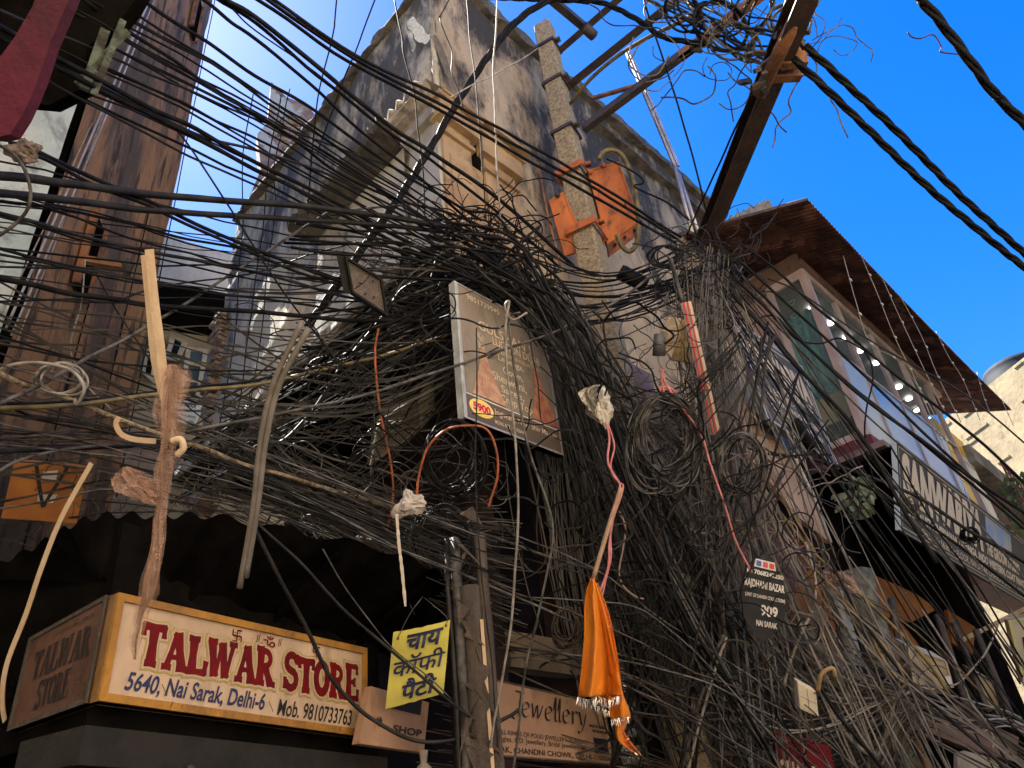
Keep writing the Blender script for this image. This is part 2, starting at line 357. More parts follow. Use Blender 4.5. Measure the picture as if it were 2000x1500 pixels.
# street side window at the corner: two sandstone pilasters with stepped capitals and a toothed frieze
def pil(s0, s1, z0, z1, off, caps):
    o = MB().box(F(s0, -.05, z0), A * (s1 - s0), NF * (off + .05), UP * (z1 - z0)).build('pilaster', MT['sand'], cb)
    for (dz0, dz1, e) in caps:
        MB().box(F(s0 - e, -.04, dz0), A * (s1 - s0 + 2 * e), NF * (off + .04 + e), UP * (dz1 - dz0)).build('capital', MT['sand'], o)
    MB().box(F(s0 + .08, off, z0 + .5), A * (s1 - s0 - .16), NF * .02, UP * (z1 - z0 - 1.0)).build('raised_panel', MT['sand'], o)
pil(-.02, .40, 6.7, 8.72, .06, [(8.70, 8.96, .09), (8.50, 8.56, .04), (8.96, 9.02, .13), (6.7, 6.95, .06)])
pil(.62, 1.12, 6.7, 8.60, .05, [(8.58, 8.86, .08), (8.36, 8.42, .04), (8.86, 8.92, .12), (6.7, 6.95, .06)])
MB().box(F(.40, -.03, 8.35), A * .22, NF * .05, UP * .62).build('window_slot', MT['dark'], cb)
MB().box(F(.40, -.03, 6.7), A * .22, NF * .045, UP * 1.65).build('window_infill', MT['sand'], cb)
fz = MB().box(F(-.1, -.03, 9.02), A * 1.42, NF * .24, UP * .05)
fz.box(F(-.06, -.03, 9.07), A * 1.30, NF * .12, UP * .10)
for i in range(17): fz.box(F(-.05 + i * .078, .09, 9.075), A * .045, NF * .05, UP * .07)
fz.build('frieze', MT['sand'], cb)
# alley side: string course, shuttered windows, long ledge
def course(fn, s0, s1, z, prof, name, m, jit=.012):
    k = max(3, int((s1 - s0) / .08)); K = len(prof) - 1
    def f(u, v):
        s = s0 + (s1 - s0) * u; a, b = prof[int(round(v * K))]; return fn(s, a + jit * noise.noise(Vector((s * 6, v * 9, 1))), z + b + jit * noise.noise(Vector((s * 5, v * 9, 5))))
    return MB().grid(f, k, K).build(name, m, cb, smooth=False)
course(G, -.12, .72, 8.95, [(-.05, 0), (.10, .0), (.12, .05), (.2, .09), (.2, .15), (.26, .17), (.26, .22), (.05, .26), (-.05, .26)], 'string_course', MT['ledge'])
for i in range(12): 
    s = .0 + i * .16
    MB().tube([G(s, .22, 9.2), G(s + .05, .26, 9.24), G(s + .12, .23, 9.21)], [.04, .055, .035], 7).build('course_carving', MT['ledge'], cb)
course(G, .3, 5.6, 6.60, [(-.05, 0), (.34, .0), (.36, .05), (.36, .14), (.30, .17), (.1, .19), (-.05, .2)], 'ledge', MT['ledge'], .03)
course(G, 1.2, 5.4, 6.86, [(-.03, 0), (.10, .0), (.12, .06), (.10, .12), (-.03, .13)], 'ledge_moulding', MT['ledge'], .03)
# corner pilaster on the alley side, pale patched plaster under a broken sunshade
pp = M_('pale_patched_plaster', (.46, .44, .37), .9, (.28, .26, .21), 2.2, (1, 1, .4), bump=.7, c3=(.09, .085, .075), sc3=4, lo3=.56, hi3=.72)
MB().grid(lambda u, v: G(.62 + u * 1.9, .03 + .02 * noise.noise(Vector((u * 5, v * 5, 2))), 6.9 + v * 2.0), 20, 20).build('patched_plaster', pp, cb, smooth=True)
o = MB().box(G(-.02, -.02, 6.75), B * .50, NG * .08, UP * 2.15).build('pilaster', pp, cb)
MB().box(G(-.06, -.02, 8.75), B * .60, NG * .16, UP * .14).build('capital', pp, o)
def sun_shade(u, v):
    s = .55 + 2.1 * u; o_ = [0, .42, .44, 0][int(round(v * 3))] ; z = [8.90, 8.93, 9.03, 9.06][int(round(v * 3))]
    j = (.09 * noise.noise(Vector((s * 5, 1, 0))) + .05 * noise.noise(Vector((s * 17, 3, 0)))) if 0 < v < 1 else 0
    return G(s, o_ + j, z + .4 * j)
MB().grid(sun_shade, 60, 3).build('broken_sunshade', M_('broken_cement_slab', (.10, .085, .065), .95, (.05, .042, .034), 5, bump=1), cb, smooth=False)
# broken brick end of the alley wall
rr = random.Random(3); bk = MB()
z = 6.3
while z < 9.6:
    s = 5.50
    while s < 5.78 + .10 * math.sin(z * 4):
        j = rr.uniform(-.05, .05); L0 = rr.uniform(.10, .2)
        bk.box(G(s, -.25 + j, z + rr.uniform(-.01, .01)), B * L0 + UP * rr.uniform(-.015, .015), NG * (.26 + rr.uniform(-.03, .06)), UP * rr.uniform(.045, .07)); s += L0 + .012
    z += .078
bk.build('brickwork', MT['brick'], cb, smooth=False)
pz = [onG(420, 830, .1), onG(400, 900, .15), onG(385, 985, .15)]
MB().bar(onG(540, 800, .2) , onG(385, 985, .35), .16, .2).build('bressummer', M_('pink_plaster', (.30, .20, .15), .9, (.16, .11, .08), 3, bump=.8), cb)
# street side lower storeys: shopfront piers and beam
mb = MB(); mb.box(F(-.05, -.25, 0), A * .30, NF * .30, UP * 6.5)
mb.build('corner_pier', MT['low'], cb)
for s in (1.65, 3.3, 4.9): MB().box(F(s, -.1, 0), A * .24, NF * .24, UP * 5.4).build('pier', MT['low'], cb)
MB().box(F(0.25, -.15, 4.9), A * 7.0, NF * .22, UP * .3).build('beam', MT['low'], cb)
MB().box(F(1.3, .02, 5.1), A * 1.9, NF * .05, UP * 1.5).build('wall_panel', M_('mauve_paint', (.16, .11, .12), .8, (.09, .06, .06), 2, bump=.5), cb)
MB().box(F(.3, -.1, 2.9), A * 3.5, NF * .14, UP * .26).build('lintel', M_('lintel_plaster', (.16, .12, .08), .9, (.08, .06, .04), 3, bump=.4), cb)

# ------------------------------------------------------------------ left building
lbp = hd(-39.6, 5.2); lbe = hd(-30.85, 7.5); lbn = (lbe - lbp).normalized()
LN = Vector((lbn.y, -lbn.x, 0))
lb = empty('tall_brown_building', lbp, 'tall building with streaked brown flank wall on the left', 'building')
bm_ = M_('brown_wash', (.30, .165, .085), .95, (.085, .06, .048), .9, (1.8, 1.8, .35), lo=.44, hi=.56, bump=1, bsc=9, c3=(.04, .03, .024), sc3=4.5, lo3=.52, hi3=.62)
W = (lbe - lbp).length
def LF(s, off, z): return lbp + lbn * s + LN * off + UP * z
MB().grid(lambda u, v: LF(u * W + (.025 * noise.noise(Vector((v * 60, 1, 0))) if u > .99 else 0), -.02 + .02 * noise.noise(Vector((u * 4, v * 20, 0))), v * 14.2), 24, 140).build('flank_wall', bm_, lb)
back = hd(-39.6, 5.2) + hd(-75, 14); far_ = lbe + hd(-80, 12)
MB().prism([LF(.02, -.06, 0), LF(W - .02, -.06, 0), far_, far_ + hd(180, 5)], UP * 14.1).build('mass', MT['dark'], lb)
# slim vertical board joints and damp stripes
for s, za, zb2 in ((.9, 3.5, 6.2), (1.75, 5.5, 8.2)): MB().bar(LF(s, .0, za), LF(s + .05, .0, zb2), .007, .008).build('board_joint', MT['dark'], lb)
for (x0, y0, x1, y1) in ((150, 430, 185, 560), (385, 0, 372, 62)):
    p = onp(x0, y0, lbp, LN); q = onp(x1, y1, lbp, LN); c = (p + q) / 2
    ho = MB().box(c + LN * .01 - lbn * .12 - UP * .4, lbn * .24, LN * .03, UP * .8).build('opening', MT['dark'], lb)
    fr = MB()
    for k in (-.14, .12): fr.box(c + LN * .01 + lbn * k - UP * .42, lbn * .03, LN * .06, UP * .84)
    fr.build('frame', MT['rust'], ho)
pipem = M_('lilac_pvc', (.36, .36, .42), .45, (.24, .24, .28), 4)
for i, (x0, y0, x1, y1, w) in enumerate(((12, 640, 292, 0, 5), (22, 655, 302, 0, 4), (33, 668, 262, 60, 3), (5, 610, 180, 240, 3))):
    p = onp(x0, y0, lbp + LN * .06, LN); q = onp(x1, y1, lbp + LN * .06, LN)
    t = MB().tube(crom([p, p.lerp(q, .4) + lbn * .02, q], 8), w * .5 * depth(p) / FPX, 8)
    t.build('conduit', pipem if i < 2 else MT['lgt'], lb)
MB().tube([LF(W + .01 * math.sin(z_ * 3), .01, z_) for z_ in range(5, 15)], .007, 6).build('drain_wire', MT['blk'], lb)
# left plaster facade, nearer the camera
pl = lbp + LN * .0; pe = hd(-66, 4.3); pn = (pe - pl).normalized(); PN = Vector((-pn.y, pn.x, 0))
lf = empty('peeling_shophouse', pl, 'shophouse with peeling pale teal plaster at the left edge', 'building')
MB().grid(lambda u, v: pl + pn * (.1 + u * 3.2) + UP * (v * 9.5) + PN * .05 * noise.noise(Vector((u * 6, v * 16, 0))), 30, 80).build('front_wall', MT['bluew'], lf)
MB().prism([pl + pn * .12 - PN * .1, pl + pn * 3.2 - PN * .1, pl + pn * 3.2 - PN * 2.5, pl - PN * 1.5 + pn * .5], UP * 9.4).build('mass', MT['dark'], lf)
def pq(pts, P, n): return [onp(x, y, P, n) for x, y in pts]
# balcony overhead at the left edge, magenta pillar
bal = empty('timber_balcony', at(110, 60, 3.8), 'dark timber balcony overhead in the upper left corner', 'balcony')
zb = 7.4
q = [atz(-200, 300, zb), atz(95, 235, zb), atz(262, 10, zb), atz(300, -120, zb), atz(-200, -200, zb)]
MB().prism([Vector((p.x, p.y, zb)) for p in q], UP * .25).build('deck', MT['dark'], bal)
bm2 = M_('worm_eaten_timber', (.07, .04, .03), .9, (.03, .02, .018), 5, bump=.8)
for (a, b) in (((95, 235), (262, 10)), ((30, 262), (190, -20))):
    MB().bar(atz(*a, zb - .06), atz(*b, zb - .06), .09, .13).build('joist', bm2, bal)
MB().prism([at(x, y, 4.5) for x, y in ((-60, -60), (300, -60), (252, 18), (215, 62), (168, 92), (165, 170), (95, 205), (40, 200), (-60, 130))], rayd * .12).build('underside', MT['dark'], bal)
for (x0, y0, x1, y1, w) in ((165, 175, 205, 60, .05), (182, 185, 240, 40, .035), (150, 165, 250, 60, .03)): MB().bar(at(x0, y0, 4.3), at(x1, y1, 4.35), w, w).build('broken_lath', M_('teal_flaked_wood', (.12, .15, .12), .9, (.03, .028, .025), 9, bump=.8), bal)
mg = empty('magenta_pillar', at(40, 250, 3.4), 'magenta painted pillar at the upper left corner', 'pillar')
dm = 3.4; mb = MB()
p0 = at(18, 262, dm); z0 = p0.z; side = ray(1000, 0) * 0 + Xc
sh = [Vector((0, 0, 0)), Vector((.15, .02, 0)), Vector((.15, .2, 0)), Vector((0, .18, 0))]
dg_ = (at(110, -20, dm + .25) - at(22, 262, dm))
def mgo(x, y, dz=0): return at(x, y, dm + dz)
for f_ in (0,): mb.prism([mgo(x, y) for x, y in ((92, -60), (155, -60), (134, 0), (97, 85), (78, 145), (60, 190), (42, 228), (20, 262), (-5, 268), (-80, 260), (-80, 190), (-4, 117), (28, 73), (62, 15))], rayd * .07)
if 0: mb.grid(lambda u, v: p0 + dg_ * v * 1.3 + (Vector((math.cos(u * 6.2832) * .5, math.sin(u * 6.2832) * .35, 0)) * (.185 + .012 * noise.noise(Vector((u * 5, v * 5, 0))))), 14, 24)
mb.build('shaft', MT['magenta'], mg, smooth=False)

# ------------------------------------------------------------------ buildings at the end of the alley
bh = empty('alley_end_house', hd(-28.5, 13), 'pale house with open casement windows at the end of the alley', 'building')
Pb = hd(-28.5, 13); nb = -hd(-22.0)
def bq(*pts): return pq(pts, Pb, nb)
wl = bq((150, 1100), (470, 1100), (500, 640), (215, 620))
wl[0].z = wl[1].z = 0; wl[0].x -= 1.5; wl[1].x += 4; wl[1].y += 1.6
MB().prism([wl[0], wl[1], wl[2], wl[3]], -nb * 3).build('wall', M_('grey_distemper', (.30, .26, .20), .9, (.20, .17, .14), 1.2, bump=.6, c3=(.30, .28, .15), sc3=.7), bh)
tp = bq((292, 600), (452, 625), (470, 515), (318, 470))
MB().prism([p + nb * .2 for p in tp], -nb * 2).build('parapet', M_('pale_parapet', (.62, .58, .48), .9, (.42, .40, .34), 2, (1, 1, .3), bump=.6, c3=(.08, .08, .08), sc3=2.2, lo3=.6), bh)
ev = bq((285, 640), (440, 662), (448, 618), (292, 590))
MB().prism([p + nb * .7 for p in ev], -nb * .9).build('eave', MT['dark'], bh)
def win(q, name='window', glassc=(.06, .09, .12), rows=2, cols=2):
    n = (q[1] - q[0]).cross(q[3] - q[0]).normalized()
    w = MB().prism([p + n * .02 for p in q], -n * .04).build(name, M_('window_glass', glassc, .12, spec=.8), bh)
    mb = MB(); U = (q[1] - q[0]).length; V = (q[3] - q[0]).length; t = .07
    R_ = [(0, 0, 1, t / V), (0, 1 - t / V, 1, 1), (0, t / V, t / U, 1 - t / V), (1 - t / U, t / V, 1, 1 - t / V)]
    for i in range(1, cols): c = i / cols; R_.append((c - t / U / 2, t / V, c + t / U / 2, 1 - t / V))
    for (u0, v0, u1, v1) in R_: mb.prism([bil(q, u0, v0) + n * .07, bil(q, u1, v0) + n * .07, bil(q, u1, v1) + n * .07, bil(q, u0, v1) + n * .07], -n * .05)
    for i in range(1, rows):
        r = i / rows
        for c in range(cols): mb.prism([bil(q, c / cols + t / U / 1.5, r - t / V / 2) + n * .065, bil(q, (c + 1) / cols - t / U / 1.5, r - t / V / 2) + n * .065, bil(q, (c + 1) / cols - t / U / 1.5, r + t / V / 2) + n * .065, bil(q, c / cols + t / U / 1.5, r + t / V / 2) + n * .065], -n * .045)
    mb.build('casement', MT['wpaint'], w); return w
win([p + nb * .06 for p in bq((352, 780), (418, 790), (440, 694), (364, 684))], rows=3, cols=2)
win([p + nb * .15 for p in bq((322, 712), (350, 718), (366, 682), (335, 664))], glassc=(.01, .01, .01), rows=1, cols=1)
win([p + nb * .15 for p in bq((278, 740), (300, 760), (308, 672), (297, 662))], glassc=(.01, .01, .01), rows=1, cols=1)
MB().prism([p + nb * .05 for p in bq((232, 780), (262, 790), (300, 655), (283, 650))], -nb * .1).build('ochre_pilaster', M_('mossy_ochre', (.26, .24, .10), .9, (.14, .14, .10), 3, bump=.5), bh)
MB().prism([p + nb * .05 for p in bq((215, 905), (345, 930), (360, 880), (235, 860))], -nb * .05).build('wall_patch', M_('pinkish_patch', (.24, .19, .16), .9, (.16, .13, .12), 3), bh)
nbq = [p + nb * .12 for p in bq((330, 826), (380, 838), (402, 790), (342, 778))]
nbd = empty('notice_board', nbq[0], 'pale notice board under the casement windows of the alley house', 'sign')
board(nbq, .04, M_('pale_notice', (.50, .56, .60), .6), nbd); 
for i, s_ in enumerate(('RAVI VERMA', 'KUMAR', 'ADV.', 'SALES TAX ADVO.', 'SARAK, DELHI-110006')):
    v = .82 - i * .19; h = .12 if i < 2 else .09; w_ = (.8, .6, .25, .85, .85)[i]
    text(s_, nbq, (.5 - w_ / 2, v, .5 + w_ / 2, v + h), MT['ink'], nbd, bold=.02)
lowr = [p + nb * 1.2 for p in bq((245, 1030), (330, 1020), (325, 988), (255, 985))]
tb = empty('tarpaulin', lowr[0], 'pale blue tarpaulin above the black awning on the left', 'tarpaulin')
MB().grid(lambda u, v: bil(lowr, u, v) + nb * .1 * noise.noise(Vector((u * 4, v * 3, 0))), 12, 6).build('sheet', M_('blue_tarp', (.32, .40, .46), .6, (.20, .26, .30), 4), tb)

rn = -hd(-24.5); Pr = hd(-24.5, 10.6)
rq = pq([(470, 520), (640, 430), (645, 262), (600, 205), (560, 190), (530, 160), (522, 240), (502, 262), (510, 330), (480, 400)], Pr, rn)
ru = empty('ruined_brick_wall', rq[0], 'ruined brick wall with flaking plaster rising behind the alley wall', 'wall')
MB().prism(rq, -rn * .35).build('masonry', M_('flaking_plaster', (.30, .22, .18), .9, (.17, .09, .07), 2.2, bump=1, bsc=9, c3=(.40, .40, .38), sc3=1.6, lo3=.56, hi3=.6), ru)
mb = MB(); r2 = random.Random(5)
for i in range(70):
    x = r2.uniform(560, 640); y = r2.uniform(225, 300) + (x - 560) * .35
    p = onp(x, y, Pr + rn * .01, rn); mb.box(p, rn.cross(UP) * r2.uniform(.12, .2), UP * .05, rn * r2.uniform(.02, .07))
mb.build('exposed_brick', MT['brick'], ru)

# ------------------------------------------------------------------ boutique building with the window bay
bt = empty('boutique_building', F(7.6, 0, 0), 'boutique building with glazed upper bay and blue panels on the right', 'building')
OB = 1.2; s0, s1 = 6.83, 13.2; zt, zm, zl = 9.55, 7.92, 6.42
mauve = M_('mauve_frame', (.44, .34, .31), .65, (.32, .24, .22), 4, (1, 1, .4), bump=.15)
glass = bpy.data.materials.new('tinted_glass'); glass.use_nodes = True
gp = glass.node_tree.nodes['Principled BSDF']; gp.inputs['Base Color'].default_value = (.16, .20, .18, 1); gp.inputs['Roughness'].default_value = .06; gp.inputs['Alpha'].default_value = .26; gp.inputs['Specular IOR Level'].default_value = .8
def FB(sa, sb, za, zb_, off, th, name, m, par=None): return MB().box(F(sa, off - th, za), A * (sb - sa), NF * th, UP * (zb_ - za)).build(name, m, par or bt)
# mass
MB().prism([F(7.35, -.05, 0), F(7.35, -4.5, 0), F(13.4, -4.5, 0), F(13.4, -.05, 0)], UP * 10.3).build('mass', MT['dark'], bt)
FB(7.3, 13.3, 2.6, 6.3, .25, .3, 'lower_wall', MT['dark'])
# bay: floor slab, back, frames
MB().box(F(s0, -.05, zl - .16), A * (s1 - s0), NF * (OB + .08), UP * .16).build('bay_floor', M_('maroon_slab', (.13, .02, .03), .7, (.09, .02, .025), 3), bt)
MB().box(F(s0 - .05, -.05, zl - .26), A * (s1 - s0), NF * (OB + .22), UP * .09).build('bay_ledge', M_('mauve_slab', (.22, .15, .14), .8, (.12, .09, .08), 3, bump=.4), bt)
MB().box(F(s0 + .02, .02, zt - .10), A * (s1 - s0), NF * (OB - .06), UP * .06).build('bay_ceiling', M_('dim_ceiling', (.10, .09, .08), .8), bt)
fr = MB()
for s_ in (s0, 7.95, 9.45, 10.95, 12.3): fr.box(F(s_, OB - .07, zl), A * (.12 if s_ == s0 else .045), NF * .09, UP * (zt - zl))
fr.box(F(s0 + .1, OB - .065, zt - .13), A * (s1 - s0 - .1), NF * .08, UP * .13)
fr.build('front_frame', mauve, bt)
MB().box(F(s0 - .05, OB - .2, zt), A * (s1 - s0), NF * .26, UP * .16).build('fascia', M_('brown_fascia', (.17, .10, .07), .75, (.10, .06, .045), 3, bump=.3), bt)
fe = MB()
for o_ in (OB - .10, .80, .52): fe.box(F(s0 - .03, o_, zl), A * .07, NF * .10, UP * (zt - zl)) if o_ != .80 else None
for z_, h_ in ((zl, .10), (zt - .16, .16)): fe.box(F(s0 - .025, .62, z_), A * .06, NF * (OB - .72), UP * h_)
fe.build('end_frame', mauve, bt)
MB().box(F(s0 - .02, .0, zt), A * .07, NF * OB, UP * .34).build('end_fascia', M_('brown_fascia_end', (.15, .09, .065), .75), bt)
# panes (each bay of glass its own)
for a, b in ((s0 + .1, 7.95), (8.05, 9.45), (9.55, 10.95), (11.05, 12.3)):
    FB(a, b, zm, zt - .13, OB - .02, .012, 'pane', glass)
bl = M_('sky_tinted_acrylic', (.10, .30, .62), .25, (.16, .38, .64), .6, (1, 1, 1)); 
bl2 = M_('pale_sky_tinted_acrylic', (.36, .42, .42), .3, (.30, .40, .46), .8)  # panel blue includes painted sky reflection, paler on the first panel
for a, b in ((s0 + .13, 7.93), (8.02, 9.44), (9.52, 10.94), (11.02, 11.6)):
    FB(a, b, zl, zm, OB - .01, .02, 'blue_panel', bl2 if a < 7.5 else bl)
FB(s0 + .1, 12.3, zm - .02, zm + .025, OB + .015, .05, 'rail', mauve)
MB().box(F(s0, .62, zl + .1), A * .012, NF * (OB - .72), UP * (zt - zl - .26)).build('end_pane', glass, bt)
# printed teal curtain behind the end pane, yellow dado
cur = M_('teal_curtain', (.03, .22, .30), .7, (.12, .50, .42), 3, (1, 1, .5))
MB().grid(lambda u, v: F(s0 + .30 + .04 * math.sin(u * 40), .30 + .86 * u, zl + .75 + (zt - zl - 1.3) * v), 60, 2).build('curtain', cur, bt, smooth=True)
FB(s0 + .24, s0 + .27, zl + .5, zl + .95, OB - .12, .75, 'dado', M_('dado_yellow', (.42, .36, .16), .7))
# heart garland cut-outs on the curtain
hm = M_('garland', (.12, .50, .36), .6)
mb = MB(); r3 = random.Random(2)
for k in range(16):
    c = F(s0 + .20, .62 + .1 * math.sin(k * 1.7) + (k % 2) * .14, zl + .9 + k * .125)
    pts = [c + NF * (.055 * 16 * math.sin(t) ** 3 / 16) + UP * (.055 * (13 * math.cos(t) - 5 * math.cos(2 * t) - 2 * math.cos(3 * t) - math.cos(4 * t)) / 16) for t in [i * 2 * math.pi / 14 for i in range(15)]]
    mb.tube(pts, .006, 4, False)
mb.build('garland', hm, bt)
lampm = bpy.data.materials.new('lamp_glow'); lampm.use_nodes = True
lp = lampm.node_tree.nodes['Principled BSDF']; lp.inputs['Emission Color'].default_value = (1, .97, .9, 1); lp.inputs['Emission Strength'].default_value = 6
def disc(c, r, m, par, name, n=18, th=.03):
    return MB().tube([c, c - UP * th * .6, c - UP * th], [r, r, r * .85], n).build(name, m, par)
k = 0
for (x, y) in ((1622, 630), (1653, 658), (1681, 684), (1712, 708), (1755, 755), (1775, 778), (1791, 800), (1813, 818), (1586, 602)):
    p = atz(x, y, zt - .13)
    o = disc(p + UP * .0, .066, lampm, None, 'ceiling_lamp'); props(o, 'round lit ceiling lamp inside the glazed bay', 'lamp', 'round ceiling lamps in the glazed bay')
# wall strip between corner building and the bay, whitewashed with pink stain
MB().box(F(7.28, .0, 5.2), NF * .05 + A * .0, A * .12, UP * 4.9).build('joint_pier', MT['low'], bt)
MB().box(F(s0 + .03, -.02, zl - .1), NF * .56, A * .06, UP * (zt - zl + .5)).build('end_wall', M_('stained_whitewash', (.42, .38, .34), .9, (.30, .18, .15), 1.6, bump=.5, c3=(.10, .08, .07), sc3=3, lo3=.62), bt)
MB().box(F(s0 - .55, -.02, zl - .3), NF * .02, A * .7, UP * 3.6).build('return_wall', M_('stained_whitewash_b', (.34, .28, .25), .9, (.22, .14, .12), 1.2, bump=.6, c3=(.06, .05, .045), sc3=3, lo3=.6), bt)
# corrugated roof
def corr(fn, nu, nv, amp, waves): return MB().grid(lambda u, v: fn(u, v) + UP * amp * math.sin(u * waves * 2 * math.pi), nu, nv)
rf = M_('rusty_corrugated_iron', (.11, .050, .038), .85, (.045, .022, .018), 3, (1, 1, 1), bump=.5, bsc=12, c3=(.20, .095, .07), sc3=2.2, lo3=.56, hi3=.62, spec=.2)
def roofp(u, v): 
    s = 5.45 + 10.2 * u; o_ = -.5 + 2.5 * v; return F(s, o_, 10.62 - .41 * (o_ + .5) - .10 * math.sin(u * 3.1) * v + .015 * noise.noise(Vector((s * 3, o_ * 3, 0))))
m_ = corr(roofp, 1100, 10, .03, 112)
k = len(m_.v); m_.grid(lambda u, v: roofp(u, v) + UP * (.03 * math.sin(u * 112 * 2 * math.pi) + .006), 1100, 10); m_.build('corrugated_roof', rf, bt, smooth=True)
for o_ in (0.3,): MB().bar(roofp(0, (o_ + .5) / 2.5) - UP * .06, roofp(1, (o_ + .5) / 2.5) - UP * .06, .05, .07).build('purlin', MT['wood'], bt)
MB().bar(roofp(0, 1) - UP * .03 - A * .02, roofp(0, .0) - UP * .03 - A * .02, .02, .04).build('verge_board', M_('grey_verge', (.16, .12, .09), .8, (.10, .07, .05), 5, bump=.4), bt)
# small cream sheet lying on the roof
cs = empty('cream_roof_sheet', roofp(.0, .3), 'cream corrugated sheet lying on top of the rusty roof', 'roof sheet')
cq = [atz(1418, 446, 10.45), atz(1516, 414, 10.40), atz(1500, 388, 10.75), atz(1424, 424, 10.75)]
MB().grid(lambda u, v: bil(cq, u, v) + UP * .03 * math.sin(u * 6 * 6.2832), 72, 4).build('sheet', M_('cream_fibre', (.42, .34, .22), .8, (.24, .19, .13), 5, bump=.4), cs, smooth=True)

# ------------------------------------------------------------------ far right
# yellow and white tiled upright sign
yq = [F(12.45, 1.0, 5.2), F(14.3, 1.0, 5.2), F(14.3, 1.0, 8.75), F(12.45, 1.0, 8.75)]
yt = empty('tiled_storefront_panel', yq[0], 'yellow and white tiled panel between the blue bay and the far wall', 'panel')
board(yq, .12, M_('white_tile', (.74, .70, .58), .4, (.66, .60, .48), 4), yt, 'tile_face')
yn = NF
MB().prism([bil(yq, a, b) + yn * .012 for a, b in ((0, 1), (0, 0), (.22, 0), (.30, .86), (1, .86), (1, 1))], -yn * .008).build('yellow_band', M_('yellow_tile', (.78, .45, .02), .4, (.70, .38, .02), 3), yt)
lines2d([(0, .2 * i, 1, .2 * i) for i in range(1, 5)] + [(.33, 0, .33, 1), (.66, 0, .66, 1)], yq, .02, MT['steel'], yt, 'tile_joints', .016)
# grey canopy with red railing
gc = empty('concrete_canopy', F(14, .8, 8.3), 'grey mouldy concrete canopy with red railing beside the tiled panel', 'canopy')
MB().box(F(14.0, -.2, 8.15), A * 10, NF * 1.35, UP * .4).build('slab', M_('mouldy_concrete', (.24, .22, .18), .95, (.10, .10, .085), 2, bump=.8), gc)
MB().box(F(14.3, -.3, 5.8), A * 10, NF * 1.2, UP * 2.3).build('recess', M_('red_brown_wall', (.10, .04, .035), .8, (.06, .03, .03), 2), gc)
mb = MB()
for i in range(26): mb.bar(F(14.4 + i * .35, 1.5, 6.1), F(14.4 + i * .35, 1.5, 8.1), .03, .03)
for z_ in (6.1, 6.9, 8.0): mb.bar(F(14.4, 1.5, z_), F(23, 1.5, z_), .03, .05, side=NF)
mb.build('railing', M_('red_rail', (.16, .05, .045), .7), gc)
# sunlit cream building with tank
sw = empty('sunlit_cream_building', F(19, 1, 0), 'sunlit cream brick building at the far right', 'building')
cmat = M_('cream_brick', (.34, .26, .14), .9, (.26, .20, .11), 1.2, bump=.6, bsc=6, c3=(.12, .09, .055), sc3=2.5, lo3=.55, hi3=.75)
P0 = F(20.5, -3, 0)
sp1 = hd(27.0, 27.2); st_ = hd(165)
MB().prism([sp1, sp1 + st_ * 17, sp1 + st_ * 17 + hd(75, 9), sp1 + hd(75, 9)], UP * 12.2).build('wall', cmat, sw)
bk = MB(); r4 = random.Random(9)
for i in range(150):
    z = r4.uniform(6, 12.5); u = r4.random(); p = sp1 + st_ * 17 * u + UP * min(z, 12.1); bk.box(p, st_ * r4.uniform(.3, 1.0), UP * .05, hd(-105, .03))
bk.build('brick_courses', cmat, sw)
top = onp(1960, 705, F(20.5, 0, 0), -A); 
tc = atz(1985, 722, 12.3) + hd(37, 1.3)
tk = empty('water_tank', tc, 'dark blue water tank on the roof of the sunlit cream building', 'water tank')
prof = [(0, 1.0), (.25, 1.06), (.3, 1.02), (.55, 1.06), (.6, 1.02), (.85, 1.05), (1.05, 1.0), (1.3, .55), (1.4, .5), (1.42, 0.02)]
MB().tube([tc + UP * z * .62 for z, r in prof], [r * .9 for z, r in prof], 24).build('tank_body', M_('slate_blue_plastic', (.022, .028, .036), .7, (.035, .038, .042), 2, spec=.1), tk)
# ------------------------------------------------------------------ corner shop on the left with painted board
t0 = hd(-29.6, 4.05); t1 = hd(-12.75, 5.36); TD = (t1 - t0).normalized(); TN = Vector((TD.y, -TD.x, 0)); TL_ = (t1 - t0).length
def T(s, off, z): return t0 + TD * s + TN * off + UP * z
ts = empty('talwar_signboard'.replace('talwar_', 'painted_'), T(0, 0, 2.45), 'cream TALWAR STORE signboard in ochre frame with maroon slab letters', 'signboard')
q = [T(0, 0, 2.45), T(TL_, 0, 2.45), T(TL_, 0, 3.0), T(0, 0, 2.94)]
board(q, .06, MT['talwar'], ts); frame(q, .036, .05, MT['ochre'], ts, proud=.018)
hs = [1.12, 1, .98, 1.02, 1.02, 1.08, 1, 1.08, 1, 1.0, 1.02, 1.10]
rc = (.09, .375, .955, .74)
strokes('TALWAR STORE', q, rc, MT['halo'], ts, .003, grow=.021, hs=hs)
strokes('TALWAR STORE', q, rc, MT['talwar'], ts, .0045, grow=.014, hs=hs)
strokes('TALWAR STORE', q, rc, MT['maroon'], ts, .006, hs=hs, grow=.005)
text('5640, Nai Sarak, Delhi-6', q, (.065, .10, .535, .30), MT['navy'], ts, bold=.018, shear=.28)
text('Mob. 9810733763', q, (.585, .10, .93, .27), MT['ink'], ts, bold=.012, shear=.28)
text('\u0950', q, (.50, .765, .56, .90), MT['maroon'], ts, bold=.01)
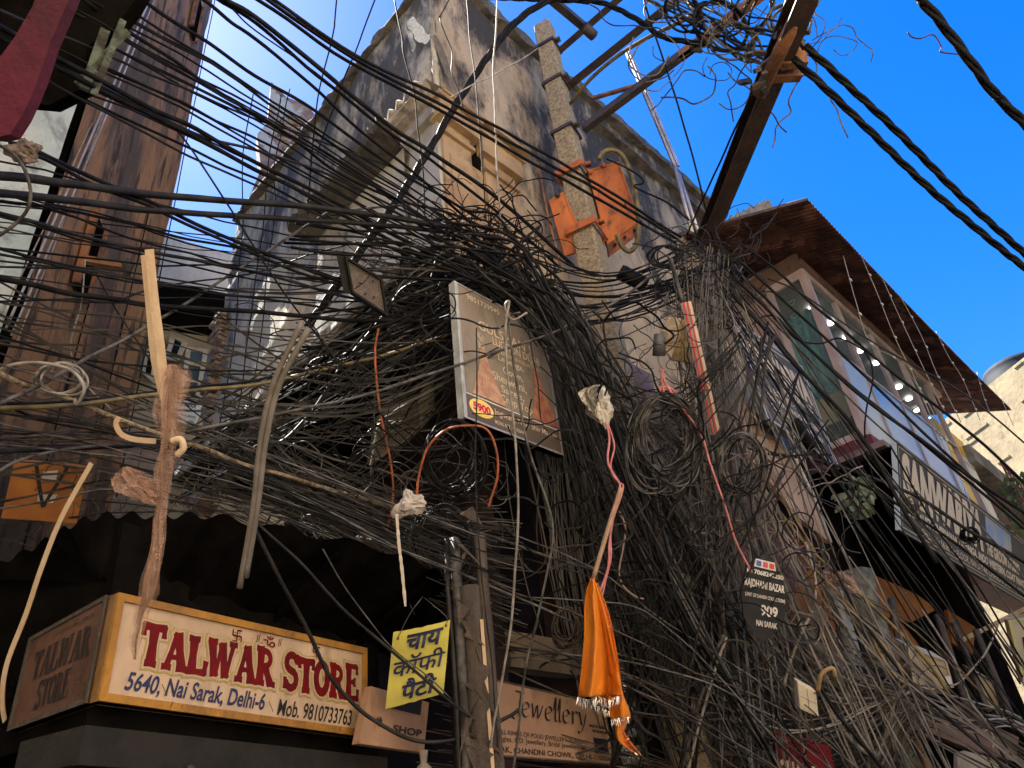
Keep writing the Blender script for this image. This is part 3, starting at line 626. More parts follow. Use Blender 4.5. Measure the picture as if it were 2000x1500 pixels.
def swas(cx, cy, s, par, m):
    U = TL_; V = .52; a = s / U / 2; b = s / V / 2
    lines2d([(cx - a, cy, cx + a, cy), (cx, cy - b, cx, cy + b), (cx, cy + b, cx + a, cy + b), (cx + a, cy, cx + a, cy - b), (cx, cy - b, cx - a, cy - b), (cx - a, cy, cx - a, cy + b)], q, .008, m, par, 'auspicious_mark', .006)
    mb = MB(); n = TN
    for sx in (-.5, .5):
        for sy in (-.5, .5):
            c = bil(q, cx + sx * a, cy + sy * b) + n * .0065; mb.poly([c + TD * .004 * math.cos(k) + UP * .004 * math.sin(k) for k in [i * 1.0472 for i in range(6)]])
    mb.build('auspicious_dots', m, par)
swas(.405, .83, .062, ts, MT['maroon']); swas(.745, .83, .062, ts, MT['maroon'])
for (a, b) in ((.482, .86), (.490, .87), (.572, .86), (.580, .87)): lines2d([(a, b - .05, a + .004, b + .03)], q, .005, MT['maroon'], ts, 'quote_mark', .006)
lines2d([(a, .12, a - .02, .22) for a in (.185, .56)] + [(.2, .02, .205, .08), (.62, .93, .625, .99), (.86, .02, .865, .08)], q, .004, MT['ink'], ts, 'crack', .021)
# side board
e0 = hd(-34.0, 4.72); e1 = T(-.01, -.05, 0)
ED = (e1 - e0).normalized()
q2 = [e0 + UP * 2.45, e1 + UP * 2.45, e1 + UP * 2.94, e0 + UP * 2.90]
ss = empty('side_signboard', q2[0], 'dark TALWAR STORE side board left of the cream signboard', 'signboard')
board(q2, .05, MT['talside'], ss); frame(q2, .02, .04, MT['wood'], ss, proud=.01)
strokes('TALWAR', q2, (.16, .46, .90, .78), M_('faded_brown_letter', (.012, .004, .003), .7), ss, .004)
strokes('STORE', q2, (.30, .12, .72, .42), M_('faded_dark_letter', (.010, .004, .004), .7), ss, .004)
text('\u0905\u092E\u0930 \u0938\u094D\u091F\u094B\u0930 SCHOOL BOOKS', q2, (.35, .83, .88, .90), MT['ink'], ss)
# dark shop behind
sh = empty('corner_shop', T(.2, -.3, 0), 'dark corner shop under the cream signboard at lower left', 'shop')
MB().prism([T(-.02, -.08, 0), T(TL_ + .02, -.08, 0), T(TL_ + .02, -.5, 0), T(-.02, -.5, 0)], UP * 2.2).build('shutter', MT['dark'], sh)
MB().prism([T(.0, -.05, 2.2), T(TL_ + .3, -.05, 2.2), T(TL_ + .3, -.5, 2.2), T(0, -.5, 2.2)], UP * .16).build('lintel', M_('sooty_lintel', (.014, .011, .009), .9, (.007, .006, .005), 5, bump=.4), sh)  # lintel in a near-black base colour
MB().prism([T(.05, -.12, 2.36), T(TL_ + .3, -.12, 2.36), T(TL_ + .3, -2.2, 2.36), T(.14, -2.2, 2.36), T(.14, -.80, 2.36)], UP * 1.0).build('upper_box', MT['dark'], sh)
mb = MB()
for i in range(7): mb.bar(T(.35, -.03, 2.14 - i * .07), T(TL_, -.03, 2.14 - i * .07), .02, .03, side=TN)
mb.build('shutter_slats', MT['wood'], sh)
for s_ in (.55, 1.05, 1.45): MB().tube(crom([T(s_, .0, 2.22), T(s_ + .02, .02, 2.08), T(s_ - .01, .01, 1.95), T(s_, 0, 1.7)], 8), [.012 + .014 * abs(math.sin(i * 1.1)) for i in range(25)], 8).build('hanging_string', MT['wood'], sh)
gl = empty('green_pennant', T(-.28, .05, 2.1), 'dark green cloth pennant hanging below the dark side board', 'cloth')
gq = [at(98, 1520, 3.8), at(130, 1520, 3.8), at(141, 1433, 3.8), at(136, 1434, 3.8)]
MB().grid(lambda u, v: bil(gq, u, v) + TN * .01 * math.sin(u * 7), 8, 8).build('cloth', M_('dark_green_cloth', (.02, .07, .02), .8, (.03, .10, .03), 9), gl, smooth=True)
# corrugated awning above
aw = empty('corrugated_awning', T(1, .4, 3.2), 'black corrugated awning above the cream signboard', 'awning')
awm = M_('sooty_corrugated_sheet', (.003, .0026, .0022), 1.0, (.006, .005, .0045), 4, bump=.3, spec=0)  # sheet colour carries the deep shade under the awning
fe0 = [atz(x, y, 3.42) for x, y in ((-70, 1130), (60, 1075), (165, 1018), (300, 1008), (480, 1022))]
edge = crom(fe0 + [T(TL_ * .9, .55, 3.42), T(TL_ * 1.35, .38, 3.40)], 40)
inner = [T(-1.1, -.25, 3.02)] ; 
def awf(u, v):
    i = u * (len(edge) - 1); a = edge[int(i)]; s = (a - t0).dot(TD); b = T(max(s, -1.2), -.18, 3.06); p = a.lerp(b, v)
    return p + UP * (.022 * math.sin(i * .42) * (1 - v * .3) + .015 * noise.noise(p * 3))
MB().grid(awf, len(edge) - 1, 10).grid(lambda u, v: awf(u, v) + UP * .006, len(edge) - 1, 10).build('sheet', awm, aw, smooth=False)
for u in (.66, .76, .88): MB().bar(awf(u, .12) - UP * .035, awf(u, 1) - UP * .035, .03, .035).build('rafter', awm, aw)
# rags and broken bits under the roof to the right of it
rgm = M_('grey_rag', (.28, .26, .24), .9, (.14, .12, .11), 14)
def rag(name, x, y, dpt, w, h, m, label, cat, seed, group=None, sx=1):
    c = at(x, y, dpt); r = random.Random(seed); o = Vector((r.random() * 9, r.random() * 9, 0))
    k = dpt / FPX
    def f(u, v):
        a = u * 6.2832; b = (v - .5) * math.pi; d = Xc * math.cos(a) * math.cos(b) * w * k / 2 + up_s(math.sin(b)) * h * k / 2 + (-rayd) * math.sin(a) * math.cos(b) * min(w, h) * k / 2.6
        return c + d * (1 + .75 * noise.noise(d * (5.5 / max(.02, (w + h) * k)) + o) + .3 * noise.noise(d * (26 / max(.02, (w + h) * k)) + o))
    return props(MB().grid(f, 26, 16).build(name, m, smooth=False), label, cat, group)
upc = RM @ Vector((0, 1, 0))
def up_s(t): return upc * t
rag('cloth_rag', 560 + 118, 1078, 5.6, 78, 46, rgm, 'grey rag caught among wires above the black awning', 'rag', 3)
rag('cloth_rag', 800, 985, 4.6, 62, 46, M_('dirty_white_cloth', (.42, .38, .34), .9, (.25, .22, .19), 14), 'dirty white cloth knot with a ribbon dangling below it', 'rag', 5)
props(MB().tube(crom([at(775, 1005, 4.4), at(779, 1060, 4.4), at(785, 1110, 4.4), at(792, 1184, 4.4)], 6), [.013, .011, .012, .009, .013, .010] * 3 + [.008], 4).build('ribbon', M_('offwhite_ribbon', (.56, .50, .42), .8), smooth=False), 'off-white ribbon dangling left of the yellow tea sheet', 'ribbon')
MB().prism(pq([(700, 1050), (790, 1065), (790, 1110), (700, 1095)], at(740, 1080, 6.2), -rayd), rayd * .05).build('broken_board', MT['red'], None, 'dull red board behind the wires above the yellow tea sheet', 'board')
# ------------------------------------------------------------------ yellow tea / coffee sheet
yd = 4.75
yq = [at(752, 1387, yd), at(866, 1356, yd), at(879, 1212, yd), at(768, 1236, yd)]
ye = empty('yellow_tin_sheet', yq[0], 'yellow sheet lettered in Hindi hanging from wires right of the cream signboard', 'sign')
yn = (yq[1] - yq[0]).cross(yq[3] - yq[0]).normalized()
def yf(u, v): return bil(yq, u, v) + yn * (.02 * math.sin(u * 3.1) * v + .006 * math.sin(v * 9)) - yn * .012
def edgej(u, v): return (UP * .006 * noise.noise(Vector((u * 9, 0, 3)))) if v in (0, 1) else Vector()
MB().grid(lambda u, v: yf(u, v) + edgej(u, v), 20, 24).grid(lambda u, v: yf(u, v) + edgej(u, v) - yn * .003, 20, 24).build('sheet', MT['yellow'], ye, smooth=True)
def ytext(s, rect):
    o = text(s, yq, rect, MT['navy'], ye, off=-.001, bold=(.013 if '\u0915' in s else .03), shear=.12, warp=lambda u, v: .02 * math.sin(u * 3.1) * v + .006 * math.sin(v * 9)); return
    for v in o.data.vertices:
        p = v.co + b0 - yq[0]; u = p.dot((yq[1] - yq[0])) / (yq[1] - yq[0]).length_squared; w_ = (p - (yq[1] - yq[0]) * u).dot((yq[3] - yq[0])) / (yq[3] - yq[0]).length_squared
        v.co += yn * (.02 * math.sin(u * 3.1) * w_ + .006 * math.sin(w_ * 9) - .012 + .004)
ytext('\u091A\u093E\u092F', (.26, .72, .90, .94)); ytext('\u0915\u0949\u092B\u0940', (.07, .40, .97, .67)); ytext('\u092A\u0948\u091F\u0940', (.26, .07, .86, .35))
MB().tube(crom([bil(yq, .10, .93) + yn * .01, at(800, 1200, yd), at(826, 1165, yd + .1)], 6), .003, 4).build('hanging_wire', MT['gry'], ye)
MB().tube(crom([bil(yq, .93, .96) + yn * .01, at(872, 1205, yd), at(828, 1167, yd + .1)], 6), .003, 4).build('hanging_wire', MT['gry'], ye)
for (a, b) in ((.10, .92), (.94, .95)): c = bil(yq, a, b) + yn * .008; MB().tube([c, c + yn * .01], .008, 8).build('grommet', MT['rust'], ye)
# ------------------------------------------------------------------ jewellery sign and neighbours
jq = [F(-.02, .06, 2.30), F(1.30, .06, 2.26), F(1.30, .06, 2.70), F(-.02, .06, 2.80)]
jw = empty('jewellery_signboard', jq[0], 'pinkish Jewellery signboard with black script at bottom centre', 'signboard')
board(jq, .05, MT['jew'], jw); frame(jq, .012, .03, MT['wood'], jw, proud=.006)
def script(word, q, rect, m, par):
    g = {'J': (.34, [[(.36, .98), (.30, .6), (.24, .1), (.05, -.12), (-.05, .0)], [(.10, 1.0), (.5, .96)]]), 'e': (.42, [[(.06, .28), (.34, .40), (.28, .60), (.10, .52), (.05, .20), (.18, .02), (.38, .12)]]),
         'w': (.62, [[(.0, .56), (.08, .56), (.12, .05), (.30, .58), (.34, .05), (.56, .60)]]), 'l': (.20, [[(.02, .5), (.12, 1.02), (.14, .9), (.08, .1), (.20, .05)]]),
         'r': (.36, [[(.02, .55), (.10, .55), (.10, .03)], [(.10, .40), (.24, .60), (.34, .54)]]), 'y': (.50, [[(.02, .58), (.10, .55), (.16, .08), (.22, .1)], [(.42, .60), (.26, .0), (.06, -.34), (-.02, -.24)]])}
    mb = MB(); x = 0; n = (q[1] - q[0]).cross(q[3] - q[0]).normalized(); tot = sum(g[c][0] for c in word); k = 0
    for ch in word:
        wd, st = g[ch]
        for s_ in st:
            P = crom([Vector((a, b, 0)) for a, b in s_], 6)
            Lr = []
            for i, p in enumerate(P):     # broad-nib pen at 40 degrees
                nb_ = Vector((math.cos(.7), math.sin(.7), 0)) * .042; Lr.append((p - nb_, p + nb_))
            for i in range(len(Lr) - 1):
                k += 1; Q = [Lr[i][0], Lr[i + 1][0], Lr[i + 1][1], Lr[i][1]]
                Q = [bil(q, rect[0] + (x + c.x + .10 * c.y) / tot * (rect[2] - rect[0]), rect[1] + c.y * (rect[3] - rect[1])) + n * (.006 + k * .00003) for c in Q]
                if (Q[1] - Q[0]).cross(Q[3] - Q[0]).dot(n) < 0: Q = Q[::-1]
                mb.quad(*Q)
        x += wd
    mb.build('lettering', m, par, smooth=False)
script('Jewellery', jq, (.20, .55, .80, .90), MT['ink'], jw)
text('ALL KINDS OF POLKI JEWELLERY, KUNDAN', jq, (.08, .265, .78, .345), MT['ink'], jw, bold=.006)
text('Bangles, A.D. Jewellery, Bridal Jewellery etc.', jq, (.05, .175, .78, .265), MT['ink'], jw, bold=.004)
text('SARAK, CHANDNI CHOWK, DELHI-110006', jq, (.0, .045, .97, .135), MT['ink'], jw, bold=.02)
text('8467830555', jq, (.82, .56, .96, .61), MT['ink'], jw, bold=.02); text('9818248100', jq, (.84, .48, .97, .53), MT['ink'], jw, bold=.02)
MB().prism([bil(jq, a, b) + NF * .008 for a, b in ((.84, .16), (.96, .16), (.96, .40), (.84, .40))], -NF * .004).build('bust_picture', MT['ink'], jw)
# second pinkish board left of the pier
j2 = [onp(700, 1452, Cn - A * 1.2 + TN * 0, TN), onp(828, 1470, Cn - A * 1.2, TN), onp(838, 1372, Cn - A * 1.2, TN), onp(724, 1340, Cn - A * 1.2, TN)]
jb = empty('shop_board', j2[0], 'small pinkish shop board half hidden below the yellow sheet', 'signboard')
board(j2, .05, MT['jew'], jb); text('SHOP', j2, (.45, .28, .92, .42), MT['ink'], jb, bold=.03)
n2 = (j2[1] - j2[0]).cross(j2[3] - j2[0]).normalized(); c = bil(j2, .22, .42) + n2 * .006
mb = MB()
for k in range(3): mb.poly([c] + [c + (j2[1] - j2[0]).normalized() * .03 * math.cos(a) + UP * .03 * math.sin(a) for a in [k * 2.1 + i * .3 for i in range(6)]])
mb.build('round_logo', MT['ink'], jb)
MB().prism([bil(j2, a, b) + n2 * .01 for a, b in ((.36, .70), (.85, .70), (.85, 1.0), (.36, 1.0))], -n2 * .006).build('picture_panel', MT['ink'], jb)
mb = MB(); c = onp(828, 1500, Cn - A * .9, TN); 
mb.tube([c - UP * .25, c - UP * .1, c, c + UP * .03, c + UP * .10], [.06, .035, .05, .02, .03], 12).build('baluster', MT['ledge'], None, 'short plaster baluster below the pinkish shop board', 'baluster')
# black clothing sign lower centre
kq = [at(1172, 1540, 6.0), at(1272, 1540, 6.0), at(1250, 1330, 6.0), at(1190, 1330, 6.0)]
kq = [F(1.34, .10, 2.05), F(1.9, .10, 2.05), F(1.9, .10, 2.86), F(1.34, .10, 2.86)]
ks = empty('clothing_signboard', kq[0], 'black clothing signboard behind the orange flag tip', 'signboard')
board(kq, .04, MT['black'], ks)
text('SANWARIYA', kq, (.02, .66, 1.6, .86), MT['white'], ks, bold=.03); text('GROOM STUDIO', kq, (.0, .50, 1.0, .60), MT['white'], ks, bold=.02)
text('SHERWANI, LEHENGA', kq, (.02, .36, .95, .45), MT['white'], ks, bold=.02); text('COAT PANT, KURTA PAJAMA', kq, (.02, .24, .98, .33), MT['white'], ks, bold=.02)
for o in list(ks.children):
    if o.name.startswith('lettering') and 'black' not in o.name: pass
# ------------------------------------------------------------------ hanging flex sign at the corner
zb_, zt_ = 4.36, 5.62
pL = hd(-4.3, 4.68); pR = Vector((.335, 5.42, 0)); 
cq_ = [Vector((pL.x, pL.y, zb_)), Vector((pR.x, pR.y, zb_)), Vector((pR.x, pR.y, zt_)), Vector((pL.x, pL.y, zt_))]
cn_ = (cq_[1] - cq_[0]).cross(cq_[3] - cq_[0]).normalized()
hs_ = empty('hanging_clothing_sign', cq_[0], 'tilted clothing sign with two dress pictures and red 5900 at the corner', 'sign')
board(cq_, .05, MT['grysign'], hs_); frame(cq_, .014, .05, MT['alu'], hs_, proud=.006)
sd_ = (cq_[1] - cq_[0]).normalized()
MB().box(cq_[0] - sd_ * .022 + cn_ * .01, sd_ * .02, -cn_ * .07, UP * 1.26).build('side_rim', M_('pale_rim', (.48, .50, .46), .5, (.28, .30, .28), 6), hs_)
MB().prism([bil(cq_, a, b) + cn_ * .004 for a, b in ((0.02, 0.02), (.985, .02), (.985, .17), (.02, .17))], -cn_ * .002).build('brown_band', M_('band_brown', (.10, .075, .055), .55), hs_)
lines2d([(.02, .175, .985, .175)], cq_, .008, MT['white'], hs_, 'rule', .006)
c = bil(cq_, .155, .105) + cn_ * .007
MB().poly([c + sd_ * .12 * math.cos(t) + UP * .075 * math.sin(t) for t in [i * .2618 for i in range(24)]]).build('gold_ellipse', MT['gold'], hs_)
text('5900', cq_, (.065, .072, .245, .138), MT['white'], hs_, bold=.07, off=.009); text('5900', cq_, (.07, .076, .24, .134), MT['bred'], hs_, bold=.04, off=.011)
for s_, r_ in (('Jogiwara, Near Shiv Mandir', (.28, .09, .95, .145)), ('MONU ART : 9717864422', (.28, .04, .60, .065)), ('9851739945', (.10, .90, .45, .945)), ('GULSHAN S', (.20, .70, .80, .77)), ('LUCTION DELHI', (.34, .63, .86, .69)), ('EXCLUSIVE COLLECTION', (.42, .58, .85, .605)), ('Lehenga,', (.38, .51, .66, .57)), ('Gown,', (.42, .43, .64, .49)), ('Sherwani,', (.30, .35, .66, .42)), ('Saree,', (.38, .28, .62, .34)), ('Crop Top', (.36, .20, .70, .27))):
    text(s_, cq_, r_, MT['letter'], hs_, bold=.004, off=.007)
def dress(u0, v0, w, h, m, lean):
    mb = MB()
    def f(a, b): wd = w * (.12 + .88 * b ** 1.3); return bil(cq_, u0 + (a - .5) * wd + lean * b, v0 + h * (1 - b)) + cn_ * (.006 + .003 * abs(math.sin(a * 22)))
    mb.grid(f, 30, 12); return mb.build('dress_picture', m, hs_, smooth=False)
dress(.22, .19, .34, .36, M_('peach_print', (.34, .17, .10), .6, (.46, .28, .18), 14), .03)
dress(.80, .19, .30, .40, M_('red_print', (.28, .07, .05), .6, (.40, .19, .10), 14), .05)
for (u_, v_, w_, h_) in ((.21, .55, .06, .12), (.775, .59, .05, .10)):
    MB().poly([bil(cq_, u_ + w_ * a, v_ + h_ * b) + cn_ * .007 for a, b in ((-.5, 0), (.5, 0), (.8, .8), (.3, 1), (-.3, 1), (-.8, .8))]).build('bodice_picture', M_('pale_print', (.40, .33, .24), .6, (.2, .15, .1), 30), hs_)
MB().tube([bil(cq_, 1, .9) - cn_ * .05, bil(cq_, 1, .9) - cn_ * .05 + A * .3 - NF * .6], .02, 6).build('bracket', MT['steel'], hs_)
# ------------------------------------------------------------------ right hand signs
q = [F(4.43, .8, 6.05), F(6.36, .8, 5.9), F(6.36, .8, 7.62), F(4.39, .8, 7.58)]
sg = empty('boutique_signboard', q[0], 'smaller slate boutique signboard left of the glazed bay', 'signboard')
board(q, .08, MT['slate2'], sg); frame(q, .035, .06, M_('pale_grey_frame', (.34, .36, .38), .5), sg, proud=.01)
lines2d([(.05, .04, .05, .96), (.06, .94, .92, .94), (.95, .05, .95, .95)], q, .02, MT['letter'], sg, 'border', .005)
text('SANWARIYA', q, (.09, .56, .93, .84), MT['letter'], sg, bold=.06); text('EXCLUSIVE WEDDING COLLECTION', q, (.12, .86, .55, .90), MT['letter'], sg, bold=.02)
text('THE GROOM STUDIO', q, (.42, .46, .88, .54), MT['letter'], sg, bold=.04)
for i, (a, b) in enumerate((('SPECIALIST-:', .2), ('SHERWANI, INDO WESTERN', .14), ('COAT PANT, KURTA PAJAMA', .14))):
    text(a, q, (b, .36 - i * .10, b + (.36 if i == 0 else .74), .425 - i * .10), MT['letter'], sg, bold=.03)
text('5638, Nai Sarak, Chandni Chowk, Delhi-6', q, (.14, .07, .86, .115), MT['letter'], sg)
q = [F(6.34, 1.25, 4.84), F(11.9, 1.25, 4.70), F(11.9, 1.62, 5.72), F(6.34, 1.62, 6.0)]
sg = empty('boutique_signboard', q[0], 'long slate signboard SANWARIYA THE GROOM STUDIO on the right', 'signboard')
board(q, .05, MT['slate'], sg); frame(q, .02, .03, M_('grey_frame_b', (.12, .125, .13), .5), sg, proud=.006)
nq = (q[1] - q[0]).cross(q[3] - q[0]).normalized()
MB().prism([q[0] - A * .03 + nq * .02, q[0] + nq * .02, q[3] + nq * .02, q[3] - A * .03 + nq * .02], -nq * .06).build('end_rim', M_('pale_blue_rim', (.42, .48, .50), .5), sg)
lines2d([(.02, .055, .985, .055), (.02, .945, .985, .945), (.018, .06, .018, .94)], q, .010, MT['letter'], sg, 'border', .006)
text('SANWARIYA', q, (.035, .37, .60, .92), MT['letter'], sg, bold=.06)
text('THE GROOM STUDIO', q, (.62, .38, .93, .55), MT['letter'], sg, bold=.05)
text('SPECIALIST-: SHERWANI, LEHENGA, INDO WESTERN, COAT PANT', q, (.05, .205, .97, .335), MT['letter'], sg, bold=.05)
text('SHOP No.5638, 1st FLOOR, NAI SARAK CHANDNI CHOWK, DELHI', q, (.14, .075, .97, .175), MT['letter'], sg, bold=.01)
MB().prism([bil(q, a, b) + nq * .005 for a, b in ((.63, .62), (.86, .62), (.86, .92), (.63, .92))], -nq * .003).build('picture_panel', M_('blue_print', (.12, .24, .42), .5, (.28, .30, .28), 3), sg)
MB().prism([F(6.4, .2, 5.9), F(11.8, .2, 5.7), F(11.8, 1.5, 5.7), F(6.4, 1.5, 5.9)], UP * .05).build('back_tray', MT['dark'], sg)
# small diamond sign 909
dq = [at(1452, 1222, 5.45), at(1528, 1236, 5.45), at(1532, 1108, 5.45), at(1458, 1090, 5.45)]
ds = empty('diamond_signboard', dq[0], 'small pointed dark sign reading 909 hanging among wires', 'sign')
dn = (dq[1] - dq[0]).cross(dq[3] - dq[0]).normalized()
MB().prism([bil(dq, a, b) for a, b in ((0, .12), (.5, -.22), (1, .1), (1.12, .5), (.95, .86), (.5, 1.15), (.02, .88), (-.1, .5))], -dn * .03).build('plate', MT['black'], ds)
for s_, r_ in (('M: 7068242280', (.02, .80, .98, .87)), ('RAJDHANI BAZAR', (-.02, .57, 1.02, .72)), ('(UNIT OF DANISH COLLECTION)', (.0, .44, 1.04, .51)), ('909', (.42, .20, .86, .37)), ('NAI SARAK', (.32, .04, .86, .13))):
    text(s_, dq, r_, MT['white'], ds, bold=.03)
MB().prism([bil(dq, a, b) + dn * .004 for a, b in ((.2, .91), (.78, .91), (.74, 1.03), (.24, 1.03))], -dn * .002).build('sticker', MT['white'], ds)
for i, c_ in enumerate(((.08, .14, .45), (.6, .1, .12), (.6, .08, .06))): MB().prism([bil(dq, .26 + i * .17 + a, b) + dn * .006 for a, b in ((0, .93), (.13, .93), (.13, 1.01), (0, 1.01))], -dn * .001).build('sticker_mark', M_('sticker_mark', c_, .5), ds)
# red CHA sign and dark yellow-lettered signs
rq_ = [at(1520, 1560, 5.7), at(1650, 1580, 5.7), at(1620, 1460, 5.7), at(1512, 1430, 5.7)]
rs = empty('red_signboard', rq_[0], 'dark red sign with pale letters at the bottom right of the tangle', 'sign')
board(rq_, .04, M_('crimson_board', (.16, .01, .015), .5), rs); text('CHAWLA', rq_, (.04, .28, .85, .62), MT['letter'], rs, bold=.05)
rs2_ = [at(1655, 1480, 7.6), at(1790, 1490, 7.6), at(1770, 1400, 7.6), at(1650, 1385, 7.6)]
for (x0, y0, x1, y1, tx, lb_) in ((1465, 1300, 1560, 1360, ('Brand', 'AND - COM'), 'black sign with yellow letters left of the cream meter box'), (1605, 1290, 1780, 1395, ('@hello', 'THANDI MAN, DELHI'), 'black sign with yellow letters right of the cream meter box')):
    yq3 = [at(x0, y1, 6.35), at(x1, y1 + 18, 6.35), at(x1 - 20, y0 + 22, 6.35), at(x0 - 15, y0, 6.35)]
    k_ = empty('lettered_board', yq3[0], lb_, 'sign'); board(yq3, .03, MT['black'], k_)
    yl = M_('yellow_paint', (.34, .29, .03), .7)
    text(tx[0], yq3, (.1, .60, .45, .76), yl, k_, bold=.02, shear=.2); text(tx[1], yq3, (.05, .22, .80, .38), yl, k_, bold=.03)
# K sign far right
kq2 = [at(1998, 1335, 9.5), at(2070, 1360, 9.5), at(2060, 1190, 9.5), at(1968, 1212, 9.5)]
kk = empty('cream_hanging_sign', kq2[0], 'cream hanging sign with a dark K cut by the right edge', 'sign')
board(kq2, .08, M_('cream_flex', (.52, .46, .30), .6, (.42, .36, .24), 3), kk); text('KU', kq2, (.22, .38, .75, .72), MT['ink'], kk, bold=.08)
frame(kq2, .03, .05, M_('pale_yellow_rim', (.60, .52, .24), .5), kk)
MB().bar(at(1880, 1250, 9.6), at(2050, 1165, 9.6), .05, .05).build('hanger_arm', MT['tanw'], kk)
# ------------------------------------------------------------------ concrete pole and everything bolted to it
pb = hd(9.1, 6.8)
def pz(x, y): # point on the pole axis seen at this pixel height
    d = ray(x, y); return EYE + d.z * 6.8 / math.hypot(d.x, d.y)
ptop = pz(1065, 55)
pole = empty('concrete_pole', pb, 'weathered square concrete pole with orange boxes in front of the street wall', 'pole')
pa = hd(9.1 + 18); pn2 = Vector((pa.y, -pa.x, 0))
def PP(a, b, z, w): return pb + pn2 * a * w + pa * b * w + UP * z
mb = MB(); N_ = 40
def pw(z): return .165 - .045 * z / ptop
def pf(u, v):
    z = v * ptop; w = pw(z); k = int(round(u * 8)) % 8; c = [(-1, -.86), (-.86, -1), (.86, -1), (1, -.86), (1, .86), (.86, 1), (-.86, 1), (-1, .86)][k]
    p = PP(c[0], c[1], z, w); return p + Vector((1, 1, 0)) * .006 * noise.noise(p * 14)
mb.grid(pf, 8, 120).poly([PP(a, b, ptop, pw(ptop) * .7) + UP * .05 for a, b in ((-1, -1), (1, -1), (1, 1), (-1, 1))])
mb.grid(lambda u, v: pf(u, 1).lerp(PP(0, 0, ptop + .05, 0), v), 8, 2).build('shaft', MT['concrete'], pole, smooth=False)
def clamp(z, m, h=.05, g=.02):
    w = pw(z) + g; mb = MB()
    for (a0, b0, a1, b1) in ((-1, -1, 1, -1), (1, -1, 1, 1), (1, 1, -1, 1), (-1, 1, -1, -1)): mb.bar(PP(a0, b0, z, w), PP(a1, b1, z, w), .02, h, side=UP)
    o = mb.build('clamp', m, pole)
    c = PP(1.15, -.6, z, w); MB().tube([c - pn2 * .03, c + pn2 * .06], .022, 8).build('bolt', m, o); MB().tube([c + UP * .01 + pa * .05 - pn2 * .04, c + UP * .01 + pa * .05 + pn2 * .05], .022, 8).build('bolt', MT['steel'], o); return o
z1, z2, z3 = pz(1080, 95), pz(1100, 165), pz(1130, 258)
for z in (z1, z2, z3): clamp(z, MT['steel'])
zo1, zo2 = pz(1128, 345), pz(1160, 455)
clamp(zo1, MT['orange'], .09, .05); clamp(zo2, MT['orange'], .09, .05)
# orange switch boxes either side of the pole
def obox(pts, th, label, dd, extra=True):
    q = [at(x, y, dd) for x, y in pts]; n = (q[1] - q[0]).cross(q[3] - q[0]).normalized()
    o = empty('orange_switch_box', q[0], label, 'switch box'); board(q, th, MT['orange'], o, 'casing')
    frame(q, .018, th * .5, MT['orange'], o, 'door_rim', .012)
    return o, q, n
dpz = depth(pb + UP * zo1)
ob, q, n = obox([(1186, 478), (1250, 432), (1208, 316), (1147, 332)], .16, 'large orange switch box on the right of the concrete pole', dpz - .15)
th_ = .16; 
MB().prism([q[0] - UP * .0, q[1], q[1] - n * .0 - UP * .16 + rayd * .05, q[0] - UP * .18 + rayd * .05], -n * .12).build('cable_entry', M_('deep_orange', (.42, .09, .02), .6, (.10, .03, .01), 8), ob)
for t in (.2, .5, .8): c = q[0].lerp(q[1], t) - UP * .07 + n * .006; MB().tube([c, c + n * .015], .022, 10).build('cable_hole', MT['ink'], ob)
for (u, v) in ((.06, .96), (.5, 1.0)): c = bil(q, u, v); MB().tube([c - n * .02, c + n * .05], .03, 8).build('lug', MT['orange'], ob)
ob2, q_, n_ = obox([(1102, 500), (1150, 486), (1100, 375), (1072, 392)], .1, 'narrow orange switch box on the left of the concrete pole', depth(pb + UP * zo2) - .05)
MB().tube([bil(q_, .6, 1) - n_ * .02, bil(q_, .6, 1) + n_ * .06], .03, 8).build('lug', MT['steel'], ob2)
def cab(name, pts, d, w, m, label=None, cat='cable', group=None, n=6, per=6, wob_=0, strands=1, tw=7.0):
    """a cable: pixel waypoints (x, y[, depth]); d = depth or (start, end)"""
    d0, d1 = d if isinstance(d, tuple) else (d, d); L = [0]
    for i in range(1, len(pts)): L.append(L[-1] + math.hypot(pts[i][0] - pts[i - 1][0], pts[i][1] - pts[i - 1][1]))
    P = [at(p[0], p[1], p[2] if len(p) > 2 else d0 + (d1 - d0) * L[i] / L[-1]) for i, p in enumerate(pts)]
    dm_ = sum(depth(p) for p in P) / len(P); P = run_on(P, pts) if (d0 != d1 or len(pts[0]) > 2) and name != 'cable_coil' else P
    C_ = crom(P, per); r = w / 2 * dm_ / FPX
    mb = MB()
    if wob_:
        o = Vector((rnd.random() * 50, rnd.random() * 50, 0)); C_ = [p + Vector((noise.noise(p * 2.5 + o), noise.noise(p * 2.5 - o), noise.noise(p * 2.2 + o * 2))) * wob_ for p in C_]
    rr = [r * (1 + .05 * noise.noise(p * 8)) for p in C_]
    if strands == 1: mb.tube(C_, rr, n)
    else:
        C2 = []
        for i in range(len(C_) - 1):
            k = max(1, int((C_[i + 1] - C_[i]).length / (r * 1.6)))
            C2 += [C_[i].lerp(C_[i + 1], j / k) for j in range(k)]
        ln = [0]
        for i in range(1, len(C2)): ln.append(ln[-1] + (C2[i] - C2[i - 1]).length)
        for s_ in range(strands):
            Q = []
            for i, p in enumerate(C2):
                t_ = (C2[min(i + 1, len(C2) - 1)] - C2[max(0, i - 1)]).normalized(); x = t_.cross(UP).normalized(); y = x.cross(t_)
                a = ln[i] / (r * tw) * 2 + s_ * 2 * math.pi / strands; Q.append(p + (x * math.cos(a) + y * math.sin(a)) * r * .5)
            mb.tube(Q, r * .56, 7)
    return mb.build(name, m, None, label, cat if label else None, group)
